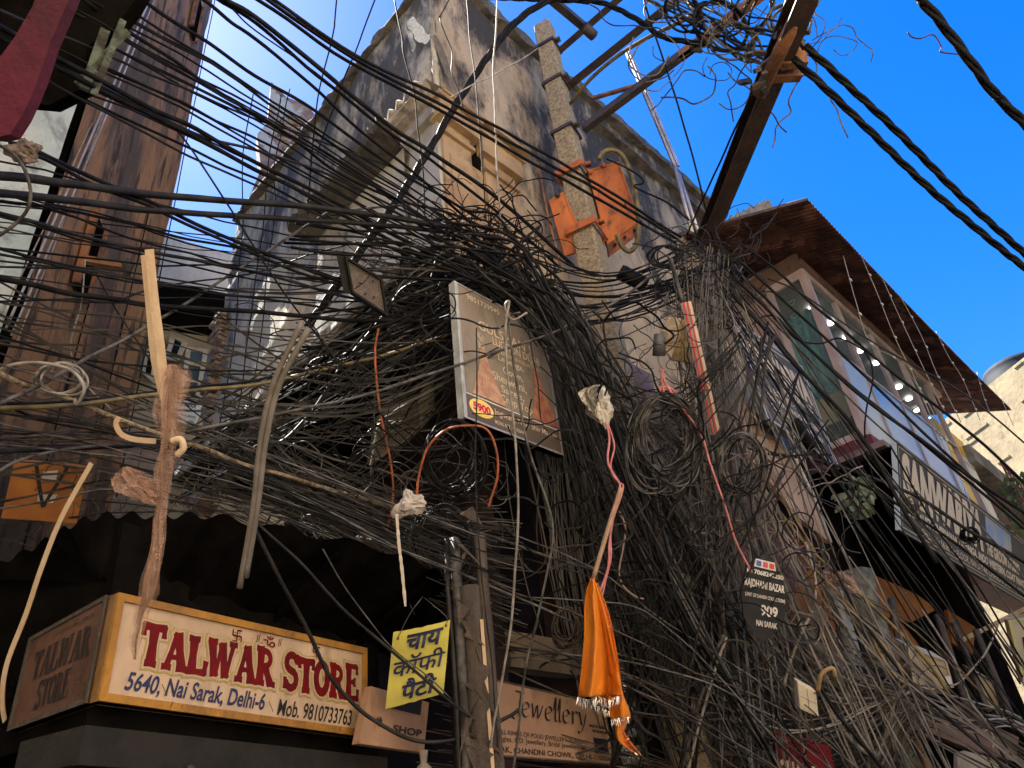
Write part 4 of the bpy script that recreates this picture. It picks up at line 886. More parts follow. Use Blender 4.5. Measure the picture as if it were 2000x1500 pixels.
hz = cab('olive_hose', [(1170, 312), (1178, 298), (1196, 293), (1216, 305), (1234, 345), (1244, 395), (1247, 440), (1243, 475), (1230, 491), (1214, 480), (1205, 458)], dpz - .35, 10, MT['olive'], 'olive flexible hose looping round the large orange switch box', 'hose', n=8)
# crossarms: level steel sections clamped to the pole
def lvl(name, a, b, z, w, h, m, label, cat='crossarm', k=1):
    return MB().bar(atz(*a, z), atz(*b, z), w, h).build(name, m, None, label, cat)
def angle(name, P, Q, w, m, label, cat='crossarm', m2=None, t=.012):
    mb = MB(); d = (Q - P).normalized(); x = d.cross(UP).normalized(); y = x.cross(d)
    mb.prism([P, P + x * w, P + x * w + y * t, P + y * t], Q - P); mb.prism([P + y * t, P + x * t + y * t, P + x * t + y * w, P + y * w], Q - P)
    return mb.build(name, m, None, label, cat)
angle('steel_crossarm', atz(1088, 112, z1), atz(1240, -20, z1), .10, MT['steel'], 'short rusty crossarm leaving the very top of the concrete pole')
angle('steel_crossarm', atz(1113, 176, z2), atz(1345, -8, z2), .12, MT['steel'], 'middle crossarm clamped second from the top of the pole')
c3a, c3b, c3c = atz(1140, 252, z3), atz(1363, 84, z3), atz(1500, -20, z3)
mb = MB().bar(c3a, c3b, .09, .10); mb.build('steel_crossarm', MT['steel'], None, 'long lowest crossarm from the pole to the lashing knot', 'crossarm')
MB().bar(c3b - (c3c - c3b).normalized() * .25, c3c, .10, .10).build('sunlit_crossarm', MT['rust'], None, 'sunlit rust orange crossarm beyond the lashing knot', 'crossarm')  # same arm continued: rust plus its sunlit orange put into the colour
MB().bar(at(1066, -10, 9.0), at(1152, 62, 9.6), .09, .09).build('steel_stay', MT['steel'], None, 'dark steel stay crossing the short crossarm near the top edge', 'stay')
MB().tube([at(1140, 52, 9.4), at(1160, 70, 9.5)], .07, 8).build('stay_bracket', MT['steel'], None, 'black bolt bracket joining the stay and the short crossarm', 'bracket')
cab('ochre_conduit', [(1112, 205), (1150, 158), (1200, 114), (1260, 76), (1330, 42), (1350, 30)], (10.3, 8.6), 8, MT['olive'], 'curved ochre conduit between the middle and lowest crossarms', 'conduit', n=8)
# thin aluminium mast and brace
P = at(1222, 98, 11.0); Q = at(1318, 325, 9.6)
mb = MB(); s_ = Xc * .035; mb.bar(P, Q, .05, .03); mb.bar(P + s_ * 1.4, Q + s_ * 1.4, .03, .03)
mb.build('aluminium_mast', MT['alu'], None, 'thin aluminium mast slanting across the sky right of the pole', 'mast')
MB().bar(at(1158, 192, 11.2), at(1240, 168, 11.0), .05, .05).build('mast_brace', MT['rust'], None, 'short rusty brace tied to the aluminium mast', 'brace')
for i, (x0, y0, x1, y1) in enumerate(((1318, 325, 1352, 455), (1326, 340, 1366, 460))):
    MB().tube([at(x0, y0, 9.6), at(x1, y1, 8.7)], .022, 8).build('grey_conduit', MT['alu'], None, ('left', 'right')[i] + ' one of two grey conduits below the aluminium mast', 'conduit')
# big leaning channel girder towards the camera
gr = empty('leaning_girder', at(1388, 478, 8.0), 'big dark steel channel girder leaning up to the top edge', 'girder')
P, Q = at(1386, 480, 8.0), at(1600, -30, 5.0)
mb = MB(); d = (Q - P).normalized(); x = d.cross(rayd).normalized(); y = x.cross(d)
for (a, b, w, h) in ((0, 0, .012, .15), (.075, .075, .15, .012), (.075, -.075, .15, .012)): mb.prism([P + x * (a - w / 2) + y * (b - h / 2), P + x * (a + w / 2) + y * (b - h / 2), P + x * (a + w / 2) + y * (b + h / 2), P + x * (a - w / 2) + y * (b + h / 2)], Q - P)
mb.build('channel', M_('brown_black_steel', (.05, .035, .03), .55, (.10, .055, .035), 3, (1, 1, 1), bump=.3, bsc=30, metal=.2), gr)
for t in (.76, .8): c = P.lerp(Q, t); MB().box(c - x * .11 - y * .1, x * .22, y * .2, d * .07).build('clamp_plate', MT['rust'], gr)
bp_ = [at(1468, 165, 5.6), at(1500, 150, 5.6), at(1545, 55, 5.35), at(1590, -30, 5.1)]
MB().tube([at(1483, 185, 5.7), at(1600, -60, 4.95)], .052, 12).build('orange_tube', MT['rust'], None, 'rust orange tube strapped beside the leaning girder top', 'tube')
for i, (x, y, r) in enumerate(((1478, 150, .085), (1500, 95, .07), (1540, 45, .08), (1570, 68, .075))):
    mb = MB(); c = at(x, y, 5.5); rr_ = random.Random(i)
    for k in range(5): a = Vector([rr_.uniform(-r, r) for _ in range(3)]); mb.bar(c + a, c + a + Vector([rr_.uniform(-1, 1) for _ in range(3)]).normalized() * r * 1.3, r * .5, r * .35)
    mb.build('clamp_cluster', MT['steel'], None, ('bolted clamp at the lower end of the rust orange tube', 'bolted clamp half way up the rust orange tube', 'bolted clamp high on the girder near the top edge', 'bolted clamp where the two twisted cables leave the girder')[i], 'clamp')
cab('rusty_conduit', [(1050, 318), (1062, 380), (1072, 430), (1088, 490), (1094, 520)], (9.2, 8.4), 5, MT['rust'], 'thin rust-flaked conduit on the street wall left of the concrete pole', 'conduit')
# ------------------------------------------------------------------ lower corner post
cp = empty('timber_post', hd(-4.6, 5.05), 'dark bundled post wrapped with cables left of the jewellery board', 'post')
b0 = hd(-4.9, 5.0)
for i, (dx, w, m) in enumerate(((0, .07, MT['wood']), (-.09, .035, MT['gry']), (.085, .04, MT['wood']), (-.14, .018, MT['blk2']))):
    MB().tube([b0 + Xc * (dx + .02 * noise.noise(Vector((i, k * .5, 0)))) + UP * (.1 + k * .35) for k in range(11 if i else 10)], [w * (1 + .2 * noise.noise(Vector((k * 1.3, i, 0)))) for k in range(11 if i else 10)], 8).build('stave', m, cp)
MB().bar(b0 + Xc * .06 - rayd * .06 + UP * .5, b0 + Xc * .06 - rayd * .06 + UP * 3.05, .028, .02).build('pale_strip', M_('yellowish_strip', (.48, .34, .20), .7), cp)
r5 = random.Random(11); mb = MB()
for i in range(26):
    z = r5.uniform(1.9, 3.9); mb.prism([b0 + Xc * r5.uniform(-.12, .1) - rayd * .07 + UP * z, b0 + Xc * r5.uniform(-.1, .12) - rayd * .09 + UP * (z - .05), b0 + Xc * r5.uniform(-.15, .15) - rayd * .08 + UP * (z - r5.uniform(.1, .3))], rayd * .006)
mb.build('torn_wrapping', MT['wood'], cp, smooth=False)
# ------------------------------------------------------------------ right ground floor: panels, pillar, pipe, boxes
def flat(name, pts, off, th, m, label, cat, dd=None):
    q = [onF(x, y, off) for x, y in pts] if dd is None else [at(x, y, dd) for x, y in pts]; n = NF if dd is None else (q[1] - q[0]).cross(q[2] - q[0]).normalized()
    return MB().prism(q, -n * th).build(name, m, None, label, cat)
flat('red_hoarding', [(1445, 960), (1560, 1020), (1600, 1090), (1590, 1140), (1520, 1190), (1440, 1120)], .30, .05, MT['red'], 'dark red panel behind the wires below the small slate signboard', 'panel')
flat('ceiling_board', [(1550, 1190), (1560, 1135), (1590, 1105), (1640, 1140), (1648, 1300), (1600, 1320)], .36, .05, MT['brown'], 'ochre ceiling board beside the grey drain pipe', 'panel')
flat('ceiling_board', [(1700, 1120), (1790, 1160), (1830, 1190), (1780, 1215), (1730, 1205)], .7, .05, MT['brown'], 'lit ochre ceiling board under the long slate signboard, upper one', 'panel')
flat('ceiling_board', [(1700, 1150), (1760, 1215), (1850, 1330), (1830, 1350), (1740, 1290)], .5, .05, MT['brown'], 'ochre wall board right of the mossy pillar', 'panel')
flat('ceiling_board', [(1850, 1190), (1905, 1225), (1900, 1280), (1860, 1255)], .6, .05, MT['brown'], 'small ochre ceiling board under the long slate signboard, right one', 'panel')
flat('brown_awning', [(1795, 1400), (1860, 1380), (1990, 1440), (1985, 1488), (1900, 1465), (1800, 1425)], 1.5, .06, M_('brown_cloth', (.16, .075, .04), .85, (.11, .05, .03), 2), 'flat brown awning at the bottom right', 'awning')
flat('cream_poster', [(1870, 1470), (1940, 1450), (1960, 1540), (1870, 1540)], .9, .04, M_('cream_yellow_wall', (.56, .42, .22), .7, (.36, .25, .14), 3), 'cream lit wall piece under the brown awning', 'wall piece')
flat('tan_board', [(1440, 770), (1500, 830), (1590, 960), (1622, 1060), (1560, 1010), (1470, 900)], .55, .05, M_('tan_board', (.44, .27, .17), .8, (.30, .18, .11), 2, bump=.3), 'tan board under the small slate signboard', 'board')
cab('white_edge_strip', [(1545, 880), (1590, 975), (1622, 1060)], 8.0, 8, M_('chalky_strip', (.48, .45, .40), .7), 'chalky white edge strip of the tan board', 'strip', n=4)
dp = cab('drain_pipe', [(1628, 1150), (1652, 1235), (1684, 1345), (1712, 1440)], (7.6, 6.9), 33, M_('dull_galvanised', (.20, .20, .20), .5, (.12, .12, .12), 4), 'thick grey drain pipe below the pink net bundle', 'pipe', n=16)
pm_ = M_('mossy_stone', (.09, .085, .06), .95, (.20, .19, .14), 7, bump=1, bsc=20, c3=(.03, .028, .02), sc3=4)
cab('mossy_pillar', [(1672, 1120), (1715, 1270), (1752, 1400), (1785, 1530)], (8.0, 6.9), 62, pm_, 'mossy stone pillar behind the drain pipe', 'pillar', n=7, wob_=.05)
cab('timber_prop', [(1842 - 75, 1390), (1812, 1500), (1826, 1540)], (7.1, 6.7), 18, M_('ochre_timber', (.34, .20, .08), .8, (.20, .11, .05), 8), 'ochre timber prop right of the mossy pillar', 'prop', n=5)
for i, (a, b, w) in enumerate((((1740, 1170), (1770, 1330), 16), ((1830, 1200), (1895, 1400), 16), ((1905, 1230), (1975, 1400), 14), ((1862, 1215), (1930, 1390), 12))):
    cab('timber_upright', [a, b], (8.6, 8.0), w, MT['wood'], ('first', 'second', 'fourth', 'third')[i] + ' dark timber upright from the left under the long slate signboard', 'upright', n=4)
def boxm(name, pts, dd, th, m, label, cat, parts=()):
    q = [at(x, y, dd) for x, y in pts]; n = (q[1] - q[0]).cross(q[3] - q[0]).normalized(); o = empty(name, q[0], label, cat)
    ob_ = MB().prism(q, -n * th).build('casing', m, o)
    bv = ob_.modifiers.new('b', 'BEVEL'); bv.width = .008; bv.segments = 2
    return o, q, n
pvc = M_('yellowed_plastic', (.62, .56, .42), .5, (.50, .44, .32), 4)
o, q, n = boxm('meter_box', [(1562, 1385), (1600, 1402), (1594, 1350), (1557, 1330)], 5.35, .08, pvc, 'yellowed square plastic box hanging at the lower right of the tangle', 'junction box')
lines2d([(.5, .1, .5, .9), (.08, .5, .92, .5)], q, .003, MT['steel'], o, 'cover_seam', .004); MB().tube([bil(q, .9, .9) + n * .002, bil(q, .9, .9) + n * .008], .006, 8).build('screw', MT['steel'], o)
cab('hose_hook', [(1598, 1350), (1604, 1318), (1625, 1305), (1632, 1322)], 5.35, 9, MT['tanw'], 'tan bent hose curling above the yellowed plastic box', 'hose', n=8)
o, q, n = boxm('cabinet_box', [(1742, 1300), (1790, 1345), (1768, 1268), (1722, 1232)], 7.6, .2, M_('tan_metal', (.40, .32, .22), .6, (.30, .23, .16), 3), 'tan metal cabinet beside the mossy pillar', 'cabinet'); frame(q, .02, .03, MT['jew'], o, 'door_rim')
o, q, n = boxm('cabinet_box', [(1785, 1350), (1862, 1342), (1848, 1290), (1772, 1262)], 7.4, .25, M_('beige_metal', (.46, .38, .26), .6, (.36, .29, .20), 3), 'wide beige cabinet with a white paper label', 'cabinet'); frame(q, .02, .03, M_('beige_rim', (.50, .42, .30), .6), o, 'door_rim')
MB().prism([bil(q, a, b) + n * .015 for a, b in ((.84, .05), (.98, .05), (.98, .45), (.84, .40))], -n * .004).build('paper_label', MT['white'], o)
o, q, n = boxm('cabinet_box', [(1925, 1370), (1962, 1410), (1940, 1330), (1900, 1310)], 8.2, .2, M_('khaki_metal', (.34, .28, .17), .6), 'khaki cabinet deep under the long slate signboard', 'cabinet'); frame(q, .02, .03, MT['wood'], o, 'door_rim')
# ------------------------------------------------------------------ boxes in the tangle
rw = M_('rust_stained_enamel', (.50, .46, .36), .6, (.30, .18, .08), 6, bump=.2, c3=(.06, .03, .015), sc3=9, lo3=.58)
yw = M_('rust_yellow_enamel', (.42, .28, .09), .6, (.26, .15, .05), 7, c3=(.06, .03, .015), sc3=10, lo3=.56)
o, q, n = boxm('meter_box', [(1282, 668), (1312, 700), (1332, 622), (1306, 618)], 6.6, .05, rw, 'rust stained white and yellow meter box under the cable hub', 'meter box')
q2_ = [at(1312, 703, 6.62), at(1352, 708, 6.75), at(1345, 628, 6.75), at(1330, 622, 6.6)]
MB().prism(q2_, rayd * .12).build('side_door', yw, o); MB().tube([bil(q2_, .3, .2) - rayd * .004, bil(q2_, .3, .2) + rayd * .01], .012, 8).build('lock', MT['ink'], o)
props(MB().tube([at(1288, 652, 6.4), at(1288, 668, 6.4), at(1287, 695, 6.4)], [.045, .05, .055], 14).build('lamp_can', M_('grey_can', (.10, .10, .10), .5, (.06, .06, .06), 5)), 'grey cylindrical can left of the rust stained meter box', 'can')
def closure(x0, y0, x1, y1, d, w, label):
    P, Q = at(x0, y0, d), at(x1, y1, d); o = empty('splice_closure', P, label, 'splice closure'); r = w / 2 * d / FPX
    MB().tube([P, P.lerp(Q, .02), P.lerp(Q, .96), Q], [r * .9, r, r, r * .85], 16).build('body', MT['blk'], o)
    for t in (.12, .2, .3): MB().tube([P.lerp(Q, t), P.lerp(Q, t + .035)], r * 1.1, 16).build('ridge', MT['blk'], o)
    return o
closure(1210, 530, 1262, 558, 7.3, 30, 'black ribbed splice closure hanging below the orange switch boxes')
closure(1548, 822, 1585, 875, 7.2, 26, 'black splice closure in front of the small slate signboard')
# tray seen from behind
tq = [at(686, 572, 5.7), at(757, 620, 5.8), at(745, 545, 5.8), at(672, 500, 5.7)]
tr = empty('metal_tray_light', tq[0], 'open dark metal panel hung edge-on left of the corner sign', 'panel')
board(tq, .03, M_('tray_back', (.075, .062, .058), .7, (.12, .09, .08), 14, bump=.4, bsc=40), tr); frame(tq, .02, .05, MT['blk'], tr, 'rim', .03)
for (u, v) in ((.35, .5), (.7, .35), (.45, .28), (.75, .8)): c = bil(tq, u, v); MB().tube([c, c - rayd * .03], .006, 5).build('screw', MT['steel'], tr)
MB().prism([tq[0], tq[3], tq[3] - Xc * .05 - rayd * .02, tq[0] - Xc * .05 - rayd * .02], rayd * .02).build('side_flange', MT['blk'], tr)
# louvred cage of the air cooler
gq_ = [at(722, 908, 6.5), at(824, 838, 6.6), at(822, 768, 6.6), at(738, 822, 6.5)]
ac = empty('air_cooler', gq_[0], 'air cooler with louvred grille in the dark recess left of the hanging sign', 'air cooler')
board(gq_, .3, M_('grille_back', (.010, .009, .007), 1.0, spec=0), ac, 'body')
mb = MB(); gn = (gq_[1] - gq_[0]).cross(gq_[3] - gq_[0]).normalized()
for i in range(24):
    v = i / 24; mb.prism([bil(gq_, .04, v) + gn * .02, bil(gq_, .96, v) + gn * .02, bil(gq_, .96, v + .018) + gn * .02, bil(gq_, .04, v + .018) + gn * .02], -gn * .015)
for i in range(1, 14): u = i / 14; mb.prism([bil(gq_, u, .02) + gn * .026, bil(gq_, u + .012, .02) + gn * .026, bil(gq_, u + .012, .98) + gn * .026, bil(gq_, u, .98) + gn * .026], -gn * .004)
mb.build('grille', M_('beige_grille', (.26, .22, .17), .7), ac, smooth=False); frame(gq_, .03, .02, M_('cream_case', (.40, .36, .25), .8), ac, 'case_edge', .006)
MB().prism([at(822, 838, 6.55), at(848, 800, 6.7), at(846, 745, 6.7), at(820, 765, 6.55)], rayd * .05).build('side_panel', M_('cream_side', (.42, .38, .25), .7), ac)
# plates under the hub: bracket pipe with lashing, mauve tin
props(MB().tube([at(1108, 690, 6.9), at(1182, 712, 6.8)], .055, 12).build('bracket_pipe', M_('dusty_pipe', (.13, .12, .11), .7)), 'fat dusty bracket pipe lashed with wire below the cable hub', 'pipe')
flat('mauve_tin_sheet', [(1125, 700), (1200, 720), (1215, 650), (1150, 640)], .35, .03, M_('mauve_tin', (.17, .11, .12), .7, (.10, .07, .075), 4), 'mauve tin sheet behind the lashed bracket pipe', 'sheet')
# orange board at lower left
oq = [at(2, 1012, 4.6), at(150, 1022, 4.8), at(172, 912, 4.8), at(28, 900, 4.6)]
oo = empty('orange_signboard', oq[0], 'faded orange board with a pale triangle mark at the lower left', 'board')
board(oq, .06, M_('faded_orange_board', (.42, .16, .025), .65, (.30, .10, .02), 3, bump=.2), oo)
on_ = (oq[1] - oq[0]).cross(oq[3] - oq[0]).normalized()
MB().prism([bil(oq, a, b) + on_ * .006 for a, b in ((.42, .30), (.62, .33), (.66, .48), (.40, .45))], -on_ * .004).build('pale_mark', M_('pale_mark', (.50, .46, .42), .7), oo)
MB().prism([bil(oq, a, b) + on_ * .006 for a, b in ((.40, .72), (.60, .74), (.60, .90), (.42, .86))], -on_ * .004).build('pale_mark', M_('pale_mark2', (.55, .52, .50), .7), oo)
lines2d([(.30, .95, .50, .25), (.72, .97, .50, .25)], oq, .02, MT['ink'], oo, 'triangle_line', .008)
# ------------------------------------------------------------------ bamboo strips, net, flag, plastic, plants
def strip(name, pts, d, w, m, label, cat='wooden strip', th=.006, per=6, group=None):
    C_ = crom([at(x, y, d) for x, y in pts], per); k = w * d / FPX / 2; mb = MB()
    for i in range(len(C_) - 1):
        a, b = C_[i], C_[i + 1]; t = (b - a).cross(rayd).normalized() * k
        mb.v += [a - t, a + t, b + t, b - t, a - t + rayd * th, a + t + rayd * th, b + t + rayd * th, b - t + rayd * th]
        n0 = len(mb.v) - 8
        for f in ((0, 1, 2, 3), (7, 6, 5, 4), (0, 4, 5, 1), (2, 6, 7, 3)) + (((0, 3, 7, 4),) if 1 else ()) + ((1, 5, 6, 2),): mb.f.append(tuple(n0 + j for j in f))
    return mb.build(name, m, None, label, cat, group, smooth=False)
strip('bamboo_strip', [(291, 487), (300, 580), (315, 700), (330, 860)], 3.4, 17, MT['cream'], 'broad pale wooden strip hanging into the beige net')
strip('bamboo_strip', [(280, 498), (290, 600), (303, 720), (338, 840)], 3.45, 11, MT['cream'], 'narrow pale wooden strip just behind the broad one')
strip('bamboo_strip', [(232, 815), (226, 828), (236, 848), (262, 858), (304, 862)], 3.35, 10, MT['cream'], 'curled pale strip left of the beige net knot')
strip('bamboo_strip', [(178, 1000 - 95), (120, 1010), (80, 1110), (50, 1200), (12, 1300), (4, 1375), (16, 1440)], 3.9, 9, MT['cream'], 'long pale dangling strip at the far lower left')
cab('net_tie', [(335, 862), (352, 858), (358, 875), (345, 890)], 3.25, 14, MT['cream'], 'pale twine knot where the ropes cross the beige net', 'knot', n=7)
def tulle(profile, d, name, label, cat, seed, m=None, fold=5.0, parent=None):
    """profile: (x, y, half width px) down the bundle"""
    C_ = crom([Vector((x, y, w)) for x, y, w in profile], 8); K = len(C_); mb = MB(); r = random.Random(seed); ph = r.random() * 9
    for q_ in range(6):
        oo_ = Vector((q_ * 7.3, seed * 3.1, 0)); wd = r.uniform(.45, 1.05); sh_ = r.uniform(-.35, .35); tw_ = r.uniform(2, 5) * fold / 5
        def g2(u, v):
            i = v * (K - 1); c = C_[int(round(i))]; k = d / FPX; a = (u - .5) * 2; ed = 1 + .45 * noise.noise(Vector((a * 3, v * 9, q_)) + oo_)
            w_ = c.z * k * wd * ed; x_ = a * w_ * math.cos(v * tw_ + q_) * .8 + a * w_ * .35; z_ = a * w_ * math.sin(v * tw_ + q_) + w_ * .35 * noise.noise(Vector((u * 6, v * 8, q_)) + oo_)
            return at(c.x, c.y, d) + Xc * (x_ + sh_ * c.z * k * (.4 + .6 * math.sin(v * 3.1)) + w_ * .10 * math.sin(u * 26 + v * 4)) + rayd * z_ + UP * .35 * w_ * noise.noise(Vector((u * 4, v * 3, 7)) + oo_)
        mb.grid(g2, 34, K - 1)
    return mb.build(name, m or MT['tulle'], parent, label, cat, smooth=True)
tulle([(335, 712, 6), (338, 730, 24), (332, 790, 28), (328, 840, 22), (322, 880, 14), (318, 920, 18), (316, 960, 12), (310, 1010, 14), (306, 1070, 16), (296, 1130, 20), (290, 1165, 17), (275, 1200, 12), (266, 1250, 9), (264, 1288, 3)], 3.3, 'beige_net', 'long beige net scarf hanging from the ropes over the cream signboard', 'net', 1)
tulle([(246, 912, 5), (256, 930, 24), (280, 950, 34), (296, 968, 26), (306, 985, 8)], 3.28, 'beige_net_bundle', 'bulging beige net pouch left of the long net scarf', 'net', 2, fold=3)
tulle([(1612, 1150, 8), (1612, 1120, 18), (1628, 1118, 24), (1652, 1138, 24), (1672, 1150, 18), (1684, 1158, 5)], 6.2, 'beige_net_bundle', 'crumpled pink net bundle on the ochre cables at lower right', 'net', 4, fold=4, m=net('pink_net', (.56, .36, .29), (.40, .25, .20)))
tulle([(1166, 752, 6), (1150, 765, 18), (1160, 790, 22), (1166, 810, 18), (1180, 828, 4)], 5.5, 'plastic_wrap', 'crumpled grey white plastic wrap hanging in the middle of the tangle', 'plastic wrap', 8, fold=3, m=M_('grubby_plastic', (.55, .51, .44), .45, (.32, .28, .22), 30, bump=.8, bsc=40))
rag('plastic_wrap', 1178, 795, 5.45, 30, 56, M_('grubby_plastic2', (.60, .57, .50), .4, (.36, .31, .25), 30), 'loose white plastic scrap stuck to the grey plastic wrap', 'plastic scrap', 12)
cab('flag_stick', [(1213, 952), (1190, 1025), (1158, 1132)], 4.85, 9, M_('bamboo', (.46, .30, .19), .7, (.34, .21, .13), 9), 'bare stick holding the orange flag upside down', 'stick', n=8)
fg = empty('orange_flag', at(1158, 1130, 4.8), 'bright orange flag with silver fringe hanging from a stick', 'flag')
fm = M_('saffron_cloth', (.85, .27, .01), .75, (.74, .20, .008), 3, bump=.35, bsc=60, c3=(.42, .10, .01), sc3=12, lo3=.66, hi3=.74)
def cloth(left, right, d, fn, name, m, nu=26, nv=40):
    L_ = crom([Vector((x, y, 0)) for x, y in left], 10); R_ = crom([Vector((x, y, 0)) for x, y in right], 10); mb = MB()
    def f(u, v):
        a = L_[int(v * (len(L_) - 1))]; b = R_[int(v * (len(R_) - 1))]; p = a.lerp(b, u); return at(p.x, p.y, d + fn(u, v))
    mb.grid(f, nu, nv); o = mb.build(name, m, fg, smooth=True); s_ = o.modifiers.new('s', 'SOLIDIFY'); s_.thickness = .003; return o
cloth([(1154, 1130), (1143, 1170), (1140, 1250), (1134, 1320), (1130, 1362)], [(1160, 1130), (1180, 1200), (1198, 1275), (1210, 1320), (1217, 1358)], 4.8, lambda u, v: .07 * math.sin(u * 9 + v * 2) * (.3 + v) + .03 * math.sin(u * 21 + v * 6) * v + .02 * noise.noise(Vector((u * 5, v * 5, 0))), 'main_cloth', fm)
cloth([(1160, 1138), (1166, 1180), (1176, 1240), (1190, 1320)], [(1166, 1138), (1186, 1190), (1200, 1250), (1212, 1330)], 4.85, lambda u, v: .04 * math.sin(u * 7 + 2), 'folded_cloth', fm, 10, 30)
cloth([(1186, 1355), (1192, 1400), (1200, 1410), (1206, 1446), (1240, 1470)], [(1216, 1352), (1232, 1400), (1218, 1425), (1232, 1450), (1252, 1474)], 4.86, lambda u, v: .05 * math.sin(u * 6 + v * 5), 'tail_cloth', fm, 14, 30)
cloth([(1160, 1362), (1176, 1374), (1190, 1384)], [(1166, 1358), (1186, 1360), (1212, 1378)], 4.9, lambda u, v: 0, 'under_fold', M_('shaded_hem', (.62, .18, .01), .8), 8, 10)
mb = MB(); r6 = random.Random(4)
def fringe(path, n, L0, dirv, dd):
    C_ = crom([Vector((x, y, 0)) for x, y in path], 8)
    for i in range(n):
        c = C_[int(r6.random() * (len(C_) - 1))]; a = at(c.x + r6.uniform(-2, 2), c.y, dd + r6.uniform(-.05, .03)); b = at(c.x + dirv[0] * L0 + r6.uniform(-5, 5), c.y + dirv[1] * L0 * r6.uniform(.7, 1.2), dd + r6.uniform(-.06, .04)); t = Xc * .0026
        mb.prism([a - t, a + t, b], rayd * .002)
fringe([(1130, 1362), (1150, 1366), (1168, 1360), (1184, 1366), (1200, 1362), (1216, 1356)], 150, 18, (-.1, 1), 4.74)
fringe([(1150, 1375), (1170, 1380), (1190, 1390)], 60, 14, (0, 1), 4.84)
fringe([(1165, 1145), (1178, 1185), (1186, 1215), (1192, 1235)], 50, 9, (1, .2), 4.78)
fringe([(1200, 1262), (1212, 1310), (1218, 1355)], 40, 8, (1, .3), 4.78)
fringe([(1194, 1405), (1210, 1402), (1230, 1400)], 40, 14, (0, 1), 4.8); fringe([(1232, 1402), (1222, 1425), (1234, 1452), (1250, 1474)], 50, 13, (-.9, .3), 4.8); fringe([(1238, 1470), (1252, 1474)], 10, 12, (.8, .5), 4.8)
mb.build('tinsel_fringe', MT['silver'], fg, kind='stuff', smooth=False)
# red and white painted stick, grey stick above it
rws = bpy.data.materials.new('red_white_stick')
cab('grey_stick', [(1310, 505), (1322, 550), (1334, 592)], 6.4, 9, MT['gry'], 'grey stick tied above the red and white slat', 'stick', n=5)
sl_ = empty('striped_slat', at(1338, 590, 6.3), 'pale slat with red stripes hanging down from the cable hub', 'slat')
for (dx, w, m) in ((0, 20, M_('pale_slat', (.62, .50, .40), .6, (.5, .38, .30), 9)), (-5, 3.5, M_('red_stripe', (.55, .03, .05), .6)), (3, 3, M_('red_stripe_b', (.42, .06, .04), .6))):
    P, Q = at(1340 + dx, 590, 6.3 - (.03 if dx else 0)), at(1398 + dx, 848, 6.3 - (.03 if dx else 0)); t = (Q - P).cross(rayd).normalized() * w * 6.3 / FPX / 2
    MB().prism([P - t, P + t, Q + t, Q - t], rayd * .012).build('slat_face' if not dx else 'stripe', m, sl_)
for s_, (a, b) in enumerate((((590, 627), (468, 1148)), ((603, 640), (480, 1128)))):
    cab('hanging_conduit', [a, (533 + s_ * 12, 753), (508 + s_ * 10, 868), (495 + s_ * 8, 990), b], 3.75, 12, M_('dirty_conduit', (.11, .095, .08), .6, (.18, .16, .14), 6), ('longer', 'shorter')[s_] + ' of two dirty conduits hanging above the cream signboard', 'conduit', n=10)
# leaves
def plant(name, x, y, d, rx, ry, n, m, label, seed, size=.05):
    r = random.Random(seed); c0 = at(x, y, d); e = empty(name, c0, label, 'plant'); mb = MB(); st = MB()
    for i in range(n):
        a = r.uniform(0, 6.28); q = math.sqrt(r.random()); p = at(x + math.cos(a) * q * rx, y + math.sin(a) * q * ry, d + r.uniform(-.15, .15))
        ax = Vector((r.uniform(-1, 1), r.uniform(-1, 1), r.uniform(-1, .3))).normalized(); nn = (-rayd + Vector([r.uniform(-.8, .8) for _ in range(3)])).normalized(); ax = (ax - nn * ax.dot(nn)).normalized(); sd = ax.cross(nn); s = size * r.uniform(.6, 1.3)
        mb.poly([p, p + ax * s * .3 + sd * s * .36 + nn * .004, p + ax * s * .7 + sd * s * .3, p + ax * s * 1.15, p + ax * s * .7 - sd * s * .3, p + ax * s * .3 - sd * s * .36 + nn * .004])
        if i % 3 == 0: st.tube(crom([c0 + Vector((0, 0, -ry * d / FPX)), c0.lerp(p, .6), p], 4), .003, 4)
    mb.build('leaves', m, e, smooth=False); st.build('stems', MT['wood'], e)
plant('creeper_plant', 1668, 968, 7.6, 36, 42, 90, MT['leafg'], 'dusty green creeper beside the long slate signboard', 1, .085)
plant('dry_plant', 1782, 985, 7.0, 20, 42, 45, M_('dry_leaf', (.20, .17, .09), .8, (.10, .09, .06), 12), 'dry weed hanging over the S of the long slate signboard', 2, .035)
plant('hub_plant', 1410, 715, 8.0, 30, 60, 70, M_('yellow_green_leaf', (.12, .15, .05), .6, (.06, .08, .03), 12), 'green weeds growing behind the cable hub', 3, .06)
plant('roof_plant', 1990, 985, 13, 40, 60, 90, MT['leaf'], 'dark bush beside the tiled panel at the right edge', 6, .12)
